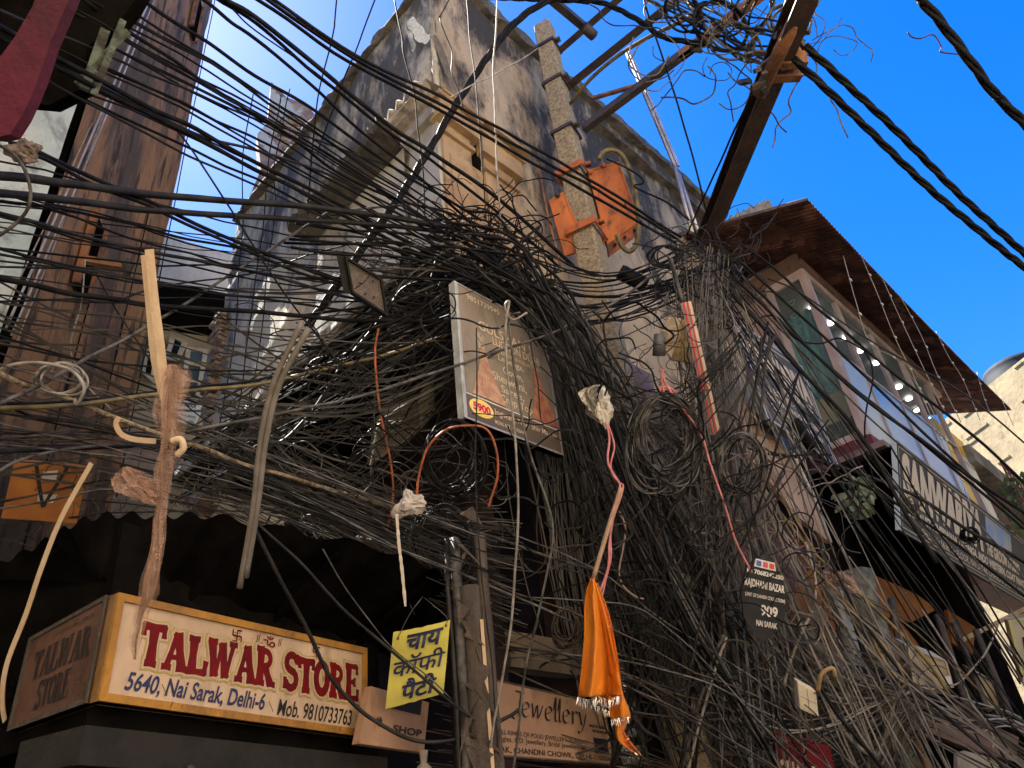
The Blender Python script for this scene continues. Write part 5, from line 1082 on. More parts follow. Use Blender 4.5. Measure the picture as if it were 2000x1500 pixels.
# string lights from the eave
slm = M_('cream_flex_wire', (.42, .34, .22), .6); bm3 = bpy.data.materials.new('fairy_bulb'); bm3.use_nodes = True; bm3.node_tree.nodes['Principled BSDF'].inputs['Base Color'].default_value = (.8, .74, .6, 1)
for k, (pts, lb_) in enumerate((([(1647, 500), (1672, 590), (1700, 670), (1760, 710), (1830, 820), (1905, 1010)], 'first'), ([(1682, 500), (1713, 572), (1747, 657), (1787, 740), (1825, 770 + 60), (1870, 930)], 'second'), ([(1723, 543), (1753, 610), (1787, 683), (1827, 768), (1860, 850), (1876, 822)], 'third'), ([(1758, 578), (1800, 657), (1832, 735), (1877, 825)], 'fourth'), ([(1828, 647), (1853, 697), (1880, 740), (1914, 820)], 'fifth'), ([(1908, 727), (1920, 770), (1935, 810)], 'sixth'), ([(1953, 773), (1965, 800), (1980, 832)], 'seventh'))):
    pts = pts if k != 2 else [(1723, 543), (1753, 610), (1787, 683), (1827, 768), (1850, 812)]
    P = [onF(x, y, 2.02) for x, y in pts]; e = empty('string_light', P[0], lb_ + ' string of tiny bulbs from the left along the rusty eave', 'string light'); C_ = crom(P, 8)
    MB().tube(C_, .006, 4).build('flex', slm, e)
    for i in range(4, len(C_) - 2, 6):
        c = C_[i]; MB().tube([c, c + A * .07 + UP * .012, c + A * .09], [.012, .014, .004], 6).build('bulb', bm3, e)
# ------------------------------------------------------------------ traced cables (pixel way-points, each at its own distance)
K_, D_, Gy, Lg = MT['blk'], MT['blk2'], MT['gry'], MT['lgt']
TR = [
 # label, width, depth, material, strands, points
 ('topmost of the three taut black cables crossing from top left over the street wall', 6, (5.2, 7.6), K_, 1, [(430,-70),(535,0),(700,110),(860,190),(1010,270),(1170,362),(1330,462)]),
 ('middle of the three taut black cables crossing from top left over the street wall', 6, (5.25, 7.6), K_, 1, [(415,-70),(520,0),(690,114),(847,197),(1000,281),(1165,372),(1325,468)]),
 ('lowest of the three taut black cables crossing from top left over the street wall', 6, (5.3, 7.6), K_, 1, [(400,-70),(505,0),(680,120),(840,205),(995,292),(1160,384),(1320,474)]),
 ('thick black cable from the top edge beside the brown building to the sandstone pilasters', 8, (4.9, 7.2), K_, 1, [(400,-35),(443,0),(500,33),(627,137),(763,247),(853,303),(1000,410),(1120,520)]),
 ('black cable running just under the thick one past the string course', 6, (4.9, 7.2), K_, 1, [(385,-30),(430,0),(500,45),(620,145),(755,257),(850,318),(990,430),(1090,520)]),
 ('thin black cable crossing the dark mouldy gable of the alley wall', 3, (5, 7), K_, 1, [(455,20),(500,63),(640,160),(787,287),(900,400)]),
 ('black cable from the top edge crossing the broken sunshade of the alley wall', 6, (4.6, 7.1), K_, 1, [(340,-50),(400,0),(450,43),(500,77),(627,183),(713,263),(827,353),(917,433)]),
 ('black cable from the top of the brown building over the ruined brick wall', 6, (4.5, 7.1), K_, 1, [(230,-40),(280,0),(350,47),(407,83),(500,147),(610,213),(707,283),(783,337),(867,387),(940,430)]),
 ('black cable starting at the top edge left of the lilac pipes', 6, (4.2, 7.0), K_, 1, [(100,-45),(163,0),(233,50),(333,113),(400,163),(500,225),(593,287),(660,337),(767,387),(867,413),(960,450)]),
 ('slack black cable crossing the top of the magenta pillar', 5, (3.6, 7.0), D_, 1, [(-20,10),(67,47),(213,110),(333,163),(500,233),(587,260),(690,300),(773,330),(880,380)]),
 ('heavy paired black cable sweeping from the magenta pillar to the corner, upper', 8, (3.5, 7.0), K_, 1, [(-20,40),(87,100),(167,143),(260,193),(317,223),(383,253),(500,318),(573,353),(667,403),(767,457),(833,493),(905,560)]),
 ('heavy paired black cable sweeping from the magenta pillar to the corner, lower', 8, (3.55, 7.0), K_, 1, [(-20,62),(70,110),(150,152),(250,203),(310,232),(375,263),(495,330),(568,365),(660,415),(758,468),(828,508),(900,578)]),
 ('black cable crossing the foot of the magenta pillar', 6, (3.6, 7.0), D_, 1, [(-20,62),(100,123),(233,187),(390,263),(500,293),(633,337),(760,400),(900,452)]),
 ('straight black cable below the magenta pillar heading to the hub', 5, (3.7, 6.9), D_, 1, [(-20,104),(60,140),(143,187),(267,250),(367,303),(500,363),(600,410),(690,447),(800,500),(900,545)]),
 ('thick sagging rod-like cable across the left, upper of two', 14, (3.6, 6.8), D_, 1, [(-20,338),(60,345),(133,357),(233,373),(333,383),(500,396),(633,405),(760,425),(900,446)]),
 ('thick sagging rod-like cable across the left, lower of two', 12, (3.6, 6.8), D_, 1, [(-20,375),(100,387),(233,403),(333,413),(500,423),(633,432),(780,443),(880,455)]),
 ('black cable leaving the grey loop knot toward the dark metal panel', 7, (3.8, 6.8), K_, 1, [(20,280),(60,290),(187,350),(277,387),(367,430),(467,473),(560,512),(700,560),(905,610)]),
 ('second black cable leaving the grey loop knot toward the dark metal panel', 6, (3.8, 6.8), K_, 1, [(30,290),(100,318),(200,368),(300,408),(400,455),(520,505),(640,550),(905,622)]),
 ('black cable under the two thick rod-like cables', 5, (3.8, 6.6), K_, 1, [(-20,392),(33,400),(133,410),(253,437),(367,467),(500,493),(650,540),(800,590)]),
 ('black cable crossing the brown building at its darkest patch', 7, (3.7, 6.6), D_, 1, [(-20,414),(60,432),(133,453),(267,487),(400,512),(550,545),(700,585),(880,615)]),
 ('black cable passing the rusty insulator stub', 5, (3.9, 6.5), K_, 1, [(-20,480),(50,500),(180,530),(293,553),(400,572),(500,583),(700,610),(900,625)]),
 ('fat black bundle-like cable crossing the broad pale strip', 9, (3.9, 6.5), K_, 1, [(-20,540),(60,555),(133,572),(220,585),(300,597),(500,610),(700,625),(905,630)]),
 ('dusty cable kinking upward beside the broad pale strip', 4, (4.0, 6.5), D_, 1, [(-20,588),(80,587),(160,587),(220,590),(290,567),(400,547),(500,532),(600,500),(700,470)]),
 ('long grey-brown cable rising from the lower left to the broken sunshade', 6, (3.6, 6.6), Gy, 1, [(-20,800),(60,762),(167,703),(300,630),(400,573),(500,503),(625,425),(667,412),(800,400)]),
 ('thin black cable crossing the open casement windows', 4, (3.9, 6.4), K_, 1, [(-20,650),(60,675),(110,690),(173,710),(313,763),(400,793),(500,833),(640,880),(800,950)]),
 ('level black cable over the beige net scarf', 4, (3.9, 6.3), K_, 1, [(-20,672),(60,684),(133,697),(300,717),(500,723),(700,712),(860,690)]),
 ('yellow-flecked cable rising gently across the net scarf to the hanging sign', 8, (3.7, 6.5), MT['olive'], 1, [(-20,795),(80,793),(167,787),(300,772),(400,760),(500,750),(633,720),(767,690),(897,647)]),
 ('black twin of the yellow-flecked cable', 5, (3.72, 6.5), K_, 1, [(-20,790),(90,788),(180,780),(300,766),(400,753),(500,743),(633,712),(767,682),(897,640)]),
 ('thick dark cable crossing behind the pale twine knot', 9, (3.8, 6.3), D_, 1, [(-20,885),(80,878),(167,873),(300,873),(353,878),(450,890),(560,930),(640,990)]),
 ('arching dusty cable at the far left above the orange board', 6, (3.7, 5.4), Gy, 1, [(-20,935),(30,905),(80,886),(133,876),(213,870),(330,866),(480,880)]),
 ('slack cable drooping between the timber rope and the orange board', 5, (3.7, 5.6), D_, 1, [(-10,785),(40,805),(120,828),(213,845),(300,870),(353,880)]),
 ('frayed tan rope slanting from the left through the pale twine knot', 9, (3.8, 6.0), MT['fray'], 1, [(-20,722),(43,750),(157,787),(233,820),(350,862),(420,885),(500,913),(600,943),(733,980),(830,1015)]),
 ('pale cable continuing from the white cloth knot to the right', 6, (5.4, 6.2), MT['gry'], 1, [(780,985),(850,1015),(930,1040),(1000,1063),(1100,1095),(1180,1120)]),
 ('steep black cable from mid sky down past the hanging conduits to the post', 4, (5.0, 5.6), K_, 1, [(318,220),(360,270),(400,330),(450,405),(507,500),(577,600),(660,707),(753,820),(833,897),(947,1000),(1050,1090)]),
 ('thin black cable dropping in front of the brown flank to the casements', 3, (4.6, 4.9), K_, 1, [(187,535),(217,590),(267,665),(300,713),(360,785),(440,850),(560,960),(700,1040)]),
 ('grey cable rising across the hanging clothing sign to the cable hub', 6, (4.4, 6.6), Gy, 1, [(360,845),(500,817),(633,790),(717,770),(853,727),(1000,677),(1133,627),(1230,570),(1280,530)]),
 ('slack black cable curving from the dark recess up to the metal panel', 5, (5.2, 6.2), D_, 1, [(500,863),(550,860),(600,813),(633,767),(657,727),(713,660),(760,600)]),
 ('thick slack cable drooping in front of the TALWAR STORE board', 8, (4.1, 4.7), D_, 1, [(490,1005),(500,1033),(550,1140),(600,1233),(643,1317),(690,1370),(733,1407),(793,1440),(847,1448),(917,1437),(993,1400),(1020,1380)]),
 ('straight cable from the conduits across the yellow sheet to the post', 6, (4.3, 4.6), D_, 1, [(480,1000),(500,1020),(583,1093),(667,1187),(743,1253),(833,1330),(883,1370),(943,1417)]),
 ('thin cable curving onto the upper left corner of the yellow sheet', 3, (4.6, 4.7), Gy, 1, [(610,1040),(633,1077),(673,1143),(727,1220),(767,1267),(833,1323),(880,1368)]),
 ('straight dusty cable from the rope end to the jewellery board', 5, (5.0, 5.2), Gy, 1, [(560,960),(643,1000),(777,1070),(887,1117),(1000,1163),(1120,1215)]),
 ('pale cable hanging straight down from the top of the hanging sign', 5, (4.6, 4.5), Lg, 1, [(1030,610),(1000,625),(985,600),(994,590),(986,640),(990,720),(1000,800),(1010,900),(1012,1000),(1003,1170),(985,1300),(965,1400),(950,1520)]),
 ('second pale cable hanging from the top of the hanging sign', 5, (4.62, 4.5), Gy, 1, [(1015,608),(994,618),(996,660),(1010,760),(1033,880),(1065,970),(1078,1040),(1062,1150),(1045,1230),(1030,1290),(1015,1400),(1000,1520)]),
 ('thin vertical cable over the pale cabinet side of the yellow sheet', 3, (4.6, 4.5), D_, 1, [(930,640),(932,760),(930,900),(935,1050),(945,1180),(960,1300),(975,1500)]),
 ('twisted overhead service cable at the upper right corner', 17, (5.5, 5.8), K_, 3, [(1770,-50),(1800,0),(1832,37),(1882,102),(1942,182),(2010,250)]),
 ('twisted overhead service cable leaving the girder, left of two', 13, (5.3, 6.0), K_, 3, [(1550,115),(1610,170),(1683,240),(1810,363),(1900,440),(1973,500),(2030,545)]),
 ('twisted overhead service cable leaving the girder, right of two', 13, (5.3, 6.0), K_, 3, [(1573,90),(1620,132),(1660,170),(1753,257),(1867,373),(1940,440),(2020,512)]),
 ('thin purple wire curling off the twisted cable against the sky', 3, (5.8, 5.9), M_('purple_wire', (.05, .01, .06), .6), 1, [(1772,63),(1780,72),(1798,75),(1823,68),(1838,92),(1838,102),(1880,107)]),
 ('twisted triple service cable climbing from the corner windows to the top edge', 13, (6.9, 8.6), K_, 3, [(600,640),(700,497),(790,370),(840,290),(893,200),(960,100),(1000,50),(1050,12),(1100,-5),(1160,5)]),
 ('twisted cable arching from the stay to the lowest crossarm', 10, (8.6, 7.4), K_, 3, [(1080,0),(1160,3),(1200,15),(1250,42),(1290,70),(1330,80),(1400,88)]),
 ('thin straight guy wire from the lashing clamp down to the hub', 4, (5.8, 7.8), K_, 1, [(1467,187),(1410,310),(1370,395),(1340,462)]),
 ('thin black wire dropping from the top edge to the girder foot', 4, (7.5, 7.6), K_, 1, [(1255,-20),(1260,5),(1283,77),(1333,233),(1370,377),(1393,470)]),
 ('thin wire falling across the sky left of the twisted triple cable', 3, (6.4, 6.8), K_, 1, [(658,-10),(652,60),(630,150),(615,230),(608,330),(600,420)]),
 ('thin wire falling from the top edge to the alley wall parapet', 3, (6.4, 6.8), K_, 1, [(735,-10),(700,90),(675,150),(650,220),(620,300)]),
 ('thin wire running down the middle of the mouldy alley gable', 3, (6.6, 6.6), K_, 1, [(768,-10),(785,70),(788,105),(808,180),(815,250),(826,330),(830,420)]),
 ('thin wire running down the corner arris', 2.5, (6.8, 6.6), D_, 1, [(880,-10),(860,30),(868,60),(883,100),(882,140),(895,175),(905,210)]),
 ('thin wire hanging in front of the sandstone pilasters, left one', 2.5, (6.8, 6.6), D_, 1, [(910,-10),(915,60),(925,140),(935,230),(942,330),(950,430)]),
 ('light galvanised wire hanging in front of the sandstone pilasters, right one', 3.5, (6.8, 6.6), Lg, 1, [(970,-10),(968,60),(963,140),(968,240),(972,330),(978,460)]),
 ('thin wire sweeping from the crossarm clamp to the alley corner', 2.5, (7.8, 6.9), Lg, 1, [(1050,95),(1010,120),(960,150),(930,162),(880,190)]),
 ('bracing wire of the orange switch box', 4, (9.0, 8.6), K_, 1, [(1185,310),(1215,325),(1250,345),(1256,358),(1240,365),(1300,395),(1345,430)]),
 ('stiff black service cable running in front of the glazed bay, topmost', 5, (7.0, 6.2), K_, 1, [(1440,475),(1500,515),(1560,570),(1650,650),(1760,740),(1900,850),(2020,960)]),
 ('stiff black service cable just below the topmost one at the glazed bay', 5, (7.0, 6.2), K_, 1, [(1430,495),(1500,560),(1600,650),(1700,745),(1800,840),(1900,935),(2020,1040)]),
 ('black service cable crossing the small slate signboard and blue panels', 5, (7.0, 6.0), K_, 1, [(1430,520),(1500,588),(1600,700),(1720,800),(1850,905),(2020,1050)]),
 ('black service cable crossing the teal curtain corner', 6, (6.9, 6.0), K_, 1, [(1430,540),(1500,605),(1590,690),(1690,780),(1800,860),(1900,935),(2020,1015)]),
 ('long thick cable crossing the S of the long slate signboard', 7, (6.6, 5.8), K_, 1, [(1430,575),(1500,650),(1560,720),(1640,800),(1700,880),(1760,990),(1830,1100)]),
 ('dusty cable crossing the long slate signboard with a tied coil', 7, (7.2, 6.4), D_, 1, [(1500,885),(1600,900),(1720,940),(1800,975),(1880,1030),(1960,1075),(2020,1110)]),
 ('black cable ending at the second splice closure', 5, (7.1, 7.0), K_, 1, [(1440,650),(1480,700),(1520,760),(1545,820)]),
 ('black cable leaving the second splice closure downwards', 5, (7.1, 6.4), K_, 1, [(1588,878),(1640,925),(1720,965),(1850,1050),(2020,1180)]),
 ('arched black drop cable over the small slate signboard', 3.5, (6.9, 6.8), K_, 1, [(1462,640),(1490,618),(1520,620),(1550,660),(1600,672),(1640,662),(1690,690),(1705,740),(1693,800),(1690,860),(1710,950),(1740,1010)]),
 ('straight thin cable from the eave to the long slate signboard', 3.5, (6.6, 6.2), D_, 1, [(1500,545),(1560,570),(1660,640),(1760,700),(1870,760),(1960,830),(2020,880)]),
 ('thin black cable slanting over the shop number on the long signboard', 4, (6.0, 5.6), K_, 1, [(1740,870),(1830,1030),(1900,1130),(1960,1230),(2020,1330)]),
 ('pale slack cable dangling at the bottom right', 5, (6.4, 6.1), MT['lgt'], 1, [(1800,1190),(1840,1250),(1870,1300),(1895,1370),(1925,1410),(1940,1445),(1938,1465)]),
 ('pale stiff cable curling up in front of the dark shop interior', 4, (6.4, 6.5), Lg, 1, [(1840,1338),(1872,1335),(1905,1300),(1925,1275),(1945,1235),(1950,1213)]),
 ('ochre cable from the pink net bundle to the lower junction, upper', 7, (6.3, 6.0), MT['olive'], 1, [(1480,940),(1530,1010),(1590,1080),(1680,1160),(1760,1240),(1810,1290),(1850,1350),(1890,1410)]),
 ('ochre cable from the pink net bundle to the lower junction, lower', 6, (6.3, 6.0), MT['tanw'], 1, [(1440,930),(1500,1000),(1570,1090),(1640,1160),(1690,1220),(1740,1280),(1790,1345)]),
 ('ochre wavy cable below the pink net bundle', 6, (6.2, 6.0), MT['tanw'], 1, [(1636,1160),(1670,1215),(1700,1240),(1715,1270),(1750,1320),(1775,1340)]),
 ('tan cable hanging left of the ochre ceiling board', 5, (6.3, 6.3), MT['tanw'], 1, [(1500,920),(1580,1060),(1600,1100),(1608,1160),(1606,1250),(1590,1290)]),
 ('grey cable with knotted end above the ochre ceiling board', 7, (6.2, 6.2), Gy, 1, [(1515,990),(1530,1020),(1552,1080),(1564,1125),(1568,1136)]),
 ('long pale grey cable bowing down to the yellow lettered sign', 6, (6.1, 5.9), Lg, 1, [(1572,1060),(1592,1130),(1588,1190),(1570,1230),(1545,1290),(1530,1340)]),
 ('fat grey hose turning a sharp corner at the bottom', 10, (5.9, 5.9), Lg, 1, [(1760,1345),(1745,1370),(1740,1410),(1722,1462),(1705,1472),(1680,1462),(1650,1430),(1620,1390)]),
 ('thick black diagonal cable through the bottom right corner', 7, (5.6, 5.4), K_, 1, [(1600,1340),(1640,1400),(1690,1460),(1740,1520)]),
 ('long thick cable from the splice down to the bottom right', 7, (6.2, 5.6), D_, 1, [(1600,1060),(1680,1200),(1760,1310),(1850,1400),(1930,1470),(1990,1530)]),
 ('thick frayed cable with wrapped joint crossing the tangle', 9, (5.9, 5.9), Gy, 1, [(1240,1045),(1290,1085),(1340,1130),(1365,1150),(1420,1200),(1470,1260),(1500,1300),(1540,1370),(1560,1440),(1570,1510)]),
 ('double grey conduit leaning at the bottom of the tangle, left', 8, (5.5, 5.4), Gy, 1, [(1412,1240),(1385,1310),(1355,1410),(1330,1510)]),
 ('double grey conduit leaning at the bottom of the tangle, right', 6, (5.5, 5.4), Lg, 1, [(1420,1245),(1394,1315),(1365,1415),(1342,1510)]),
 ('grey timber lath stuck upright in the tangle', 10, (5.7, 5.7), MT['wood'], 1, [(1386,1070),(1400,1150),(1412,1210),(1420,1268)]),
 ('orange cable loop under the hanging clothing sign', 5, (5.0, 5.0), MT['orw'], 1, [(815,975),(822,920),(838,870),(870,838),(910,830),(950,838),(970,880),(974,930),(960,975),(955,990)]),
 ('orange flex hanging in the dark recess', 5, (5.6, 5.6), MT['orw'], 1, [(738,640),(732,680),(734,740),(742,800),(752,850),(762,900),(768,950),(764,1000),(752,1040)]),
 ('pink twin flex dropping from the plastic wrap, left strand', 5, (5.3, 4.9), MT['pink'], 1, [(1183,828),(1190,860),(1188,900),(1200,930),(1212,950),(1200,1000),(1190,1060),(1186,1110),(1168,1160)]),
 ('pink twin flex dropping from the plastic wrap, right strand', 4, (5.3, 4.9), MT['pink'], 1, [(1187,828),(1199,870),(1192,910),(1208,940),(1216,955),(1195,1030),(1192,1090),(1182,1130),(1172,1175)]),
 ('pink rope winding from the coils to the lower tangle', 5, (5.5, 5.4), MT['pink'], 1, [(1290,720),(1300,750),(1325,785),(1350,820),(1370,850),(1385,900),(1405,960),(1420,1000),(1440,1060),(1470,1120)]),
 ('pink rope looped over the top of the big coil', 5, (5.5, 5.5), MT['pink'], 1, [(1288,765),(1290,755),(1310,758),(1318,770),(1300,775),(1292,740),(1296,722)]),
 ('light brown cord hooking down right of the flag stick', 4, (5.6, 5.6), M_('dusty_pink_cord', (.36, .25, .20), .7), 1, [(1210,1000),(1222,1030),(1218,1070),(1210,1115),(1218,1145),(1240,1165),(1256,1170)]),
 ('grey hose loop hanging at the left edge', 7, (3.7, 3.7), Gy, 1, [(0,285),(25,300),(48,330),(60,370),(55,405),(30,435),(-10,465)]),
 ('pale cable coil left of the net scarf, outer turn', 7, (3.9, 3.9), Lg, 1, [(-10,725),(30,712),(80,710),(135,722),(160,745),(165,765),(152,790),(146,780)]),
 ('thin white wire running down the brown flank', 3, (5.0, 4.9), Lg, 1, [(168,505),(160,590),(145,640),(138,680),(150,720),(175,760),(220,800)]),
]
MT['olive']  # keep
for (lb_, w, d, m, st_, pts) in TR:
    w = w * 1.12 if m is K_ and w >= 5 else w
    cab('cable' if 'rope' not in lb_ and 'wire' not in lb_ else ('rope' if 'rope' in lb_ else 'wire'), pts, d, w, m, lb_, 'cable' if 'rope' not in lb_ else 'rope', n=7 if w > 5 else 5, wob_=.012 if st_ == 1 else 0, strands=st_)
# wrapped joints, insulator stub, knots
props(MB().tube(crom([at(1340, 1130, 5.85), at(1352, 1140, 5.83), at(1366, 1152, 5.85)], 5), [.03 + .008 * (i % 2) for i in range(11)], 8).build('wrapped_joint', MT['gry']), 'wire-wrapped joint on the thick frayed cable', 'joint')
props(MB().bar(at(170, 508, 5.2), at(250, 522, 5.2), .04, .05).build('rusty_bracket', MT['rust']), 'dark rusty bracket fixed across the brown flank wall', 'bracket')
props(MB().tube([at(252, 505, 5.15), at(250, 515, 5.15), at(249, 527, 5.15), at(247, 545, 5.15)], [.02, .045, .03, .02], 10).build('insulator_stub', MT['steel']), 'dark insulator stub at the end of the rusty bracket', 'insulator')
rag('taped_knot', 48, 298, 3.75, 58, 40, M_('old_tape', (.26, .20, .15), .8, (.10, .08, .07), 30), 'taped knot of cables in front of the peeling teal wall', 'knot', 21)
rag('lashing_knot', 1362, 90, 7.6, 30, 24, MT['steel'], 'wire lashing knot on the long lowest crossarm', 'knot', 22)
# ------------------------------------------------------------------ coils
def coil(x, y, rx, ry, d, turns, w, m, label, seed, jit=.18, tilt=0):
    r = random.Random(seed); pts = []
    for t in range(turns):
        ox, oy, k = r.uniform(-jit, jit) * rx, r.uniform(-jit * .5, jit) * ry, r.uniform(.78, 1.06)
        for j in range(14):
            a = 2 * math.pi * j / 14 - 1.57; f = (math.sin(a) + 1) / 2
            px, py = math.cos(a) * rx * k, math.sin(a) * ry * k
            pts.append((x + px * math.cos(tilt) - py * math.sin(tilt) + ox * f, y + px * math.sin(tilt) + py * math.cos(tilt) + oy * f, d + r.uniform(-.05, .05) + .03 * math.sin(a * 2 + t)))
    return cab('cable_coil', pts, d, w, m, label, 'cable coil', n=5, per=3)
coil(1298, 850, 62, 82, 5.5, 16, 3.4, Gy, 'biggest hanging coil of thin cable, right of the plastic wrap', 1, .5)
coil(1448, 905, 44, 58, 5.6, 15, 3.2, Gy, 'coil of thin black cable under the small slate signboard', 2, .3)
coil(885, 888, 56, 66, 5.3, 13, 4, K_, 'coil of black cable directly below the 5900 corner of the hanging sign', 3, .3)
coil(862, 1060, 62, 72, 5.4, 10, 3, D_, 'loose coil of thin grey cable left of the post', 4, .4)
coil(1106, 1220, 24, 34, 5.6, 14, 2.5, MT['wood'], 'small nest-like coil of brown wire left of the orange flag', 5, .6)
coil(1895, 1042, 16, 12, 6.7, 9, 3, K_, 'small black coil tied on the cable across the long slate signboard', 6, .9)
coil(120, 740, 50, 32, 4.0, 5, 5, Lg, 'loose coil of pale cable left of the net scarf', 7, .3)
coil(1300, 500, 30, 20, 7.6, 4, 4, D_, 'small coil at the girder foot', 8, .4)
for i, (x, y, rx, ry) in enumerate(((1395, 40, 55, 42), (1440, 75, 42, 30), (1340, 20, 40, 26), (1545, 40, 34, 40), (1480, 20, 45, 26))):
    coil(x, y, rx, ry, 6.3, 4, 5, (K_, Gy)[i % 2], ('large open loops of black cable over the lowest crossarm', 'grey cable loops right of the lashing knot', 'grey cable loops at the top edge left of the girder', 'black cable loops wound round the girder top', 'grey cable loops between the orange crossarm and the girder')[i], 30 + i, .5, .5 * i)

# ------------------------------------------------------------------ bundles: ribbons of separate wires between two border lines
TG = MB(); TGM = []; TGI = []
def soak(mb, m):
    k = len(TG.v); TG.v += mb.v; TG.f += [tuple(i + k for i in f) for f in mb.f]
    if m not in TGM: TGM.append(m)
    TGI.extend([TGM.index(m)] * len(mb.f))
def bundle(n, up_, lo_, d, w, mats, label, group, seed, spread=.16, wob_=.03, straight=True, px=6, cat='cable', mass=False, name='cable', per=4, clump=0):
    r = random.Random(seed); K = len(up_); big = MB()
    for i in range(n):
        t = r.random() if not clump else min(1, max(0, (int(r.random() * clump) + .5) / clump + r.gauss(0, .035))); dd = r.uniform(-.35, .35); pts = []
        t2 = min(1.15, max(-.15, t + r.gauss(0, spread))) if straight else t
        ph = r.random() * 6.28; am = r.gauss(0, px)
        for k in range(K):
            tt = t + (t2 - t) * k / (K - 1) + r.gauss(0, .02)
            a, b = up_[k], lo_[k]; dk = d[k] if isinstance(d, (list, tuple)) else d
            pts.append((a[0] + (b[0] - a[0]) * tt + am * math.sin(ph + k * 1.3), a[1] + (b[1] - a[1]) * tt + am * math.cos(ph + k * 1.1), dk + dd))
        ww = r.uniform(*w); m = r.choice(mats)
        if not mass: cab(name, pts, 5, ww, m, label, cat, group, n=4, per=per, wob_=wob_)
        else:
            C_ = crom(run_on([at(*p) for p in pts], pts), per); o = Vector((r.random() * 50, r.random() * 50, 0))
            C_ = [p + Vector((noise.noise(p * 2.5 + o), noise.noise(p * 2.5 - o), noise.noise(p * 2.2 + o * 2))) * wob_ for p in C_]
            big.tube(C_, ww / 2 * depth(C_[len(C_) // 2]) / FPX, 3, False)
    if mass: soak(big, mats[0])
SH_ = 'thin black cables of the '
# left to hub, spreading fan
bundle(15, [(-20,300),(250,380),(500,440),(760,480),(960,520)], [(-20,640),(250,640),(500,650),(760,640),(940,650)], [4.2,4.8,5.6,6.3,6.9], (2.2, 4.6), [K_, D_], 'thin black cable in the fan running level across the brown building to the corner', SH_ + 'level fan', 41, .18, px=5)
bundle(16, [(180,-20),(420,120),(640,270),(830,400),(980,500)], [(-20,130),(300,270),(560,380),(760,470),(940,560)], [4.6,5.2,6,6.6,7], (2.8, 5.4), [K_], 'thin black cable in the fan falling from the top left to the corner', SH_ + 'falling fan', 42, .2, px=4)
bundle(3, [(500,190),(470,300),(450,430),(430,600),(400,900)], [(620,160),(590,280),(580,420),(560,620),(500,920)], [6,6,6,6,6], (1.8, 2.6), [K_], 'thin wire hanging down in front of the ruined brick wall and alley wall', 'thin wires hanging before the alley wall', 43, .3, px=10)
bundle(18, [(-20,660),(250,760),(500,860),(760,960),(960,1040)], [(-20,1000),(250,960),(500,1000),(760,1100),(960,1180)], [4.2,4.6,5,5.2,5.4], (2, 4.2), [K_, D_, Gy], 'dusty cable sloping across the lower left toward the bundled post', 'dusty cables sloping to the post', 44, .3, px=8)
bundle(14, [(380,820),(520,740),(680,650),(820,560),(960,480)], [(330,1010),(480,930),(650,820),(820,700),(980,600)], [5.2,5.5,6,6.4,6.8], (2, 4), [K_], 'black cable climbing from the alley beam to the corner hub', SH_ + 'climbing fan', 45, .18, px=5)
# the dark recess: fine slanting wires
bundle(30, [(900,560),(780,650),(640,760),(480,900)], [(1000,700),(900,880),(760,1030),(560,1120)], [6.6,6.3,6,5.6], (1.5, 2.6), [D_, Gy], 'fine grey wire slanting through the dark recess left of the hanging sign', 'fine wires in the dark recess', 46, .2, px=5, mass=True)
# the curtain from the corner hub down to the bottom right
bundle(46, [(940,470),(1030,640),(1090,900),(1180,1150),(1330,1540)], [(1090,560),(1190,700),(1290,900),(1420,1150),(1640,1540)], [6.8,6.5,6.2,5.9,5.6], (2.4, 5), [D_, Gy, K_, Gy], 'dusty black cable in the long curtain sweeping from the corner hub to the bottom', 'cables of the long curtain', 47, .40, px=14, clump=7)
bundle(26, [(1330,480),(1340,700),(1370,900),(1390,1150),(1400,1540)], [(1430,500),(1425,700),(1460,900),(1510,1150),(1560,1540)], [7.2,6.7,6.3,6,5.6], (2, 3.8), [Gy, D_, MT['wood'], K_], 'dusty cable hanging from the girder foot down the right side of the tangle', 'cables hanging from the girder foot', 48, .3, px=10, clump=5, mass=True)
bundle(18, [(1420,500),(1560,640),(1700,800),(1860,980),(2020,1200)], [(1400,620),(1520,820),(1640,1010),(1780,1220),(1960,1520)], [7.2,6.9,6.7,6.4,6.1], (2, 3.8), [K_, D_, Gy], 'dark cable slanting from the girder foot toward the lower right edge', 'cables slanting to the lower right edge', 49, .3, px=10)
bundle(16, [(1440,1360),(1520,1400),(1620,1400),(1700,1360),(1770,1330)], [(1420,1440),(1520,1470),(1620,1440),(1700,1400),(1770,1375)], [5.8,5.9,6,6.1,6.2], (3, 5), [Gy, Lg, MT['wood']], 'dusty cable sagging level below the yellowed plastic box', 'sagging dusty cables at the bottom', 50, .3, px=5)
bundle(14, [(1770,1325),(1830,1350),(1900,1372),(1960,1392),(2020,1420)], [(1770,1372),(1830,1410),(1900,1430),(1960,1420),(2020,1440)], [6.2,6.3,6.3,6.4,6.5], (3, 4.6), [Gy, Lg, MT['wood']], 'dusty cable in the bound bundle at the bottom right', 'bound bundle of cables at the bottom right', 51, .2, px=3)
bundle(16, [(1560,1180),(1600,1240),(1680,1300),(1760,1340)], [(1440,1180),(1520,1290),(1620,1360),(1750,1365)], [6.1,6.1,6.1,6.2], (2.6, 4.4), [Gy, MT['wood'], MT['tanw']], 'brown dusty cable running into the junction at the mossy pillar', 'cables running into the lower junction', 52, .2, px=5, mass=True)
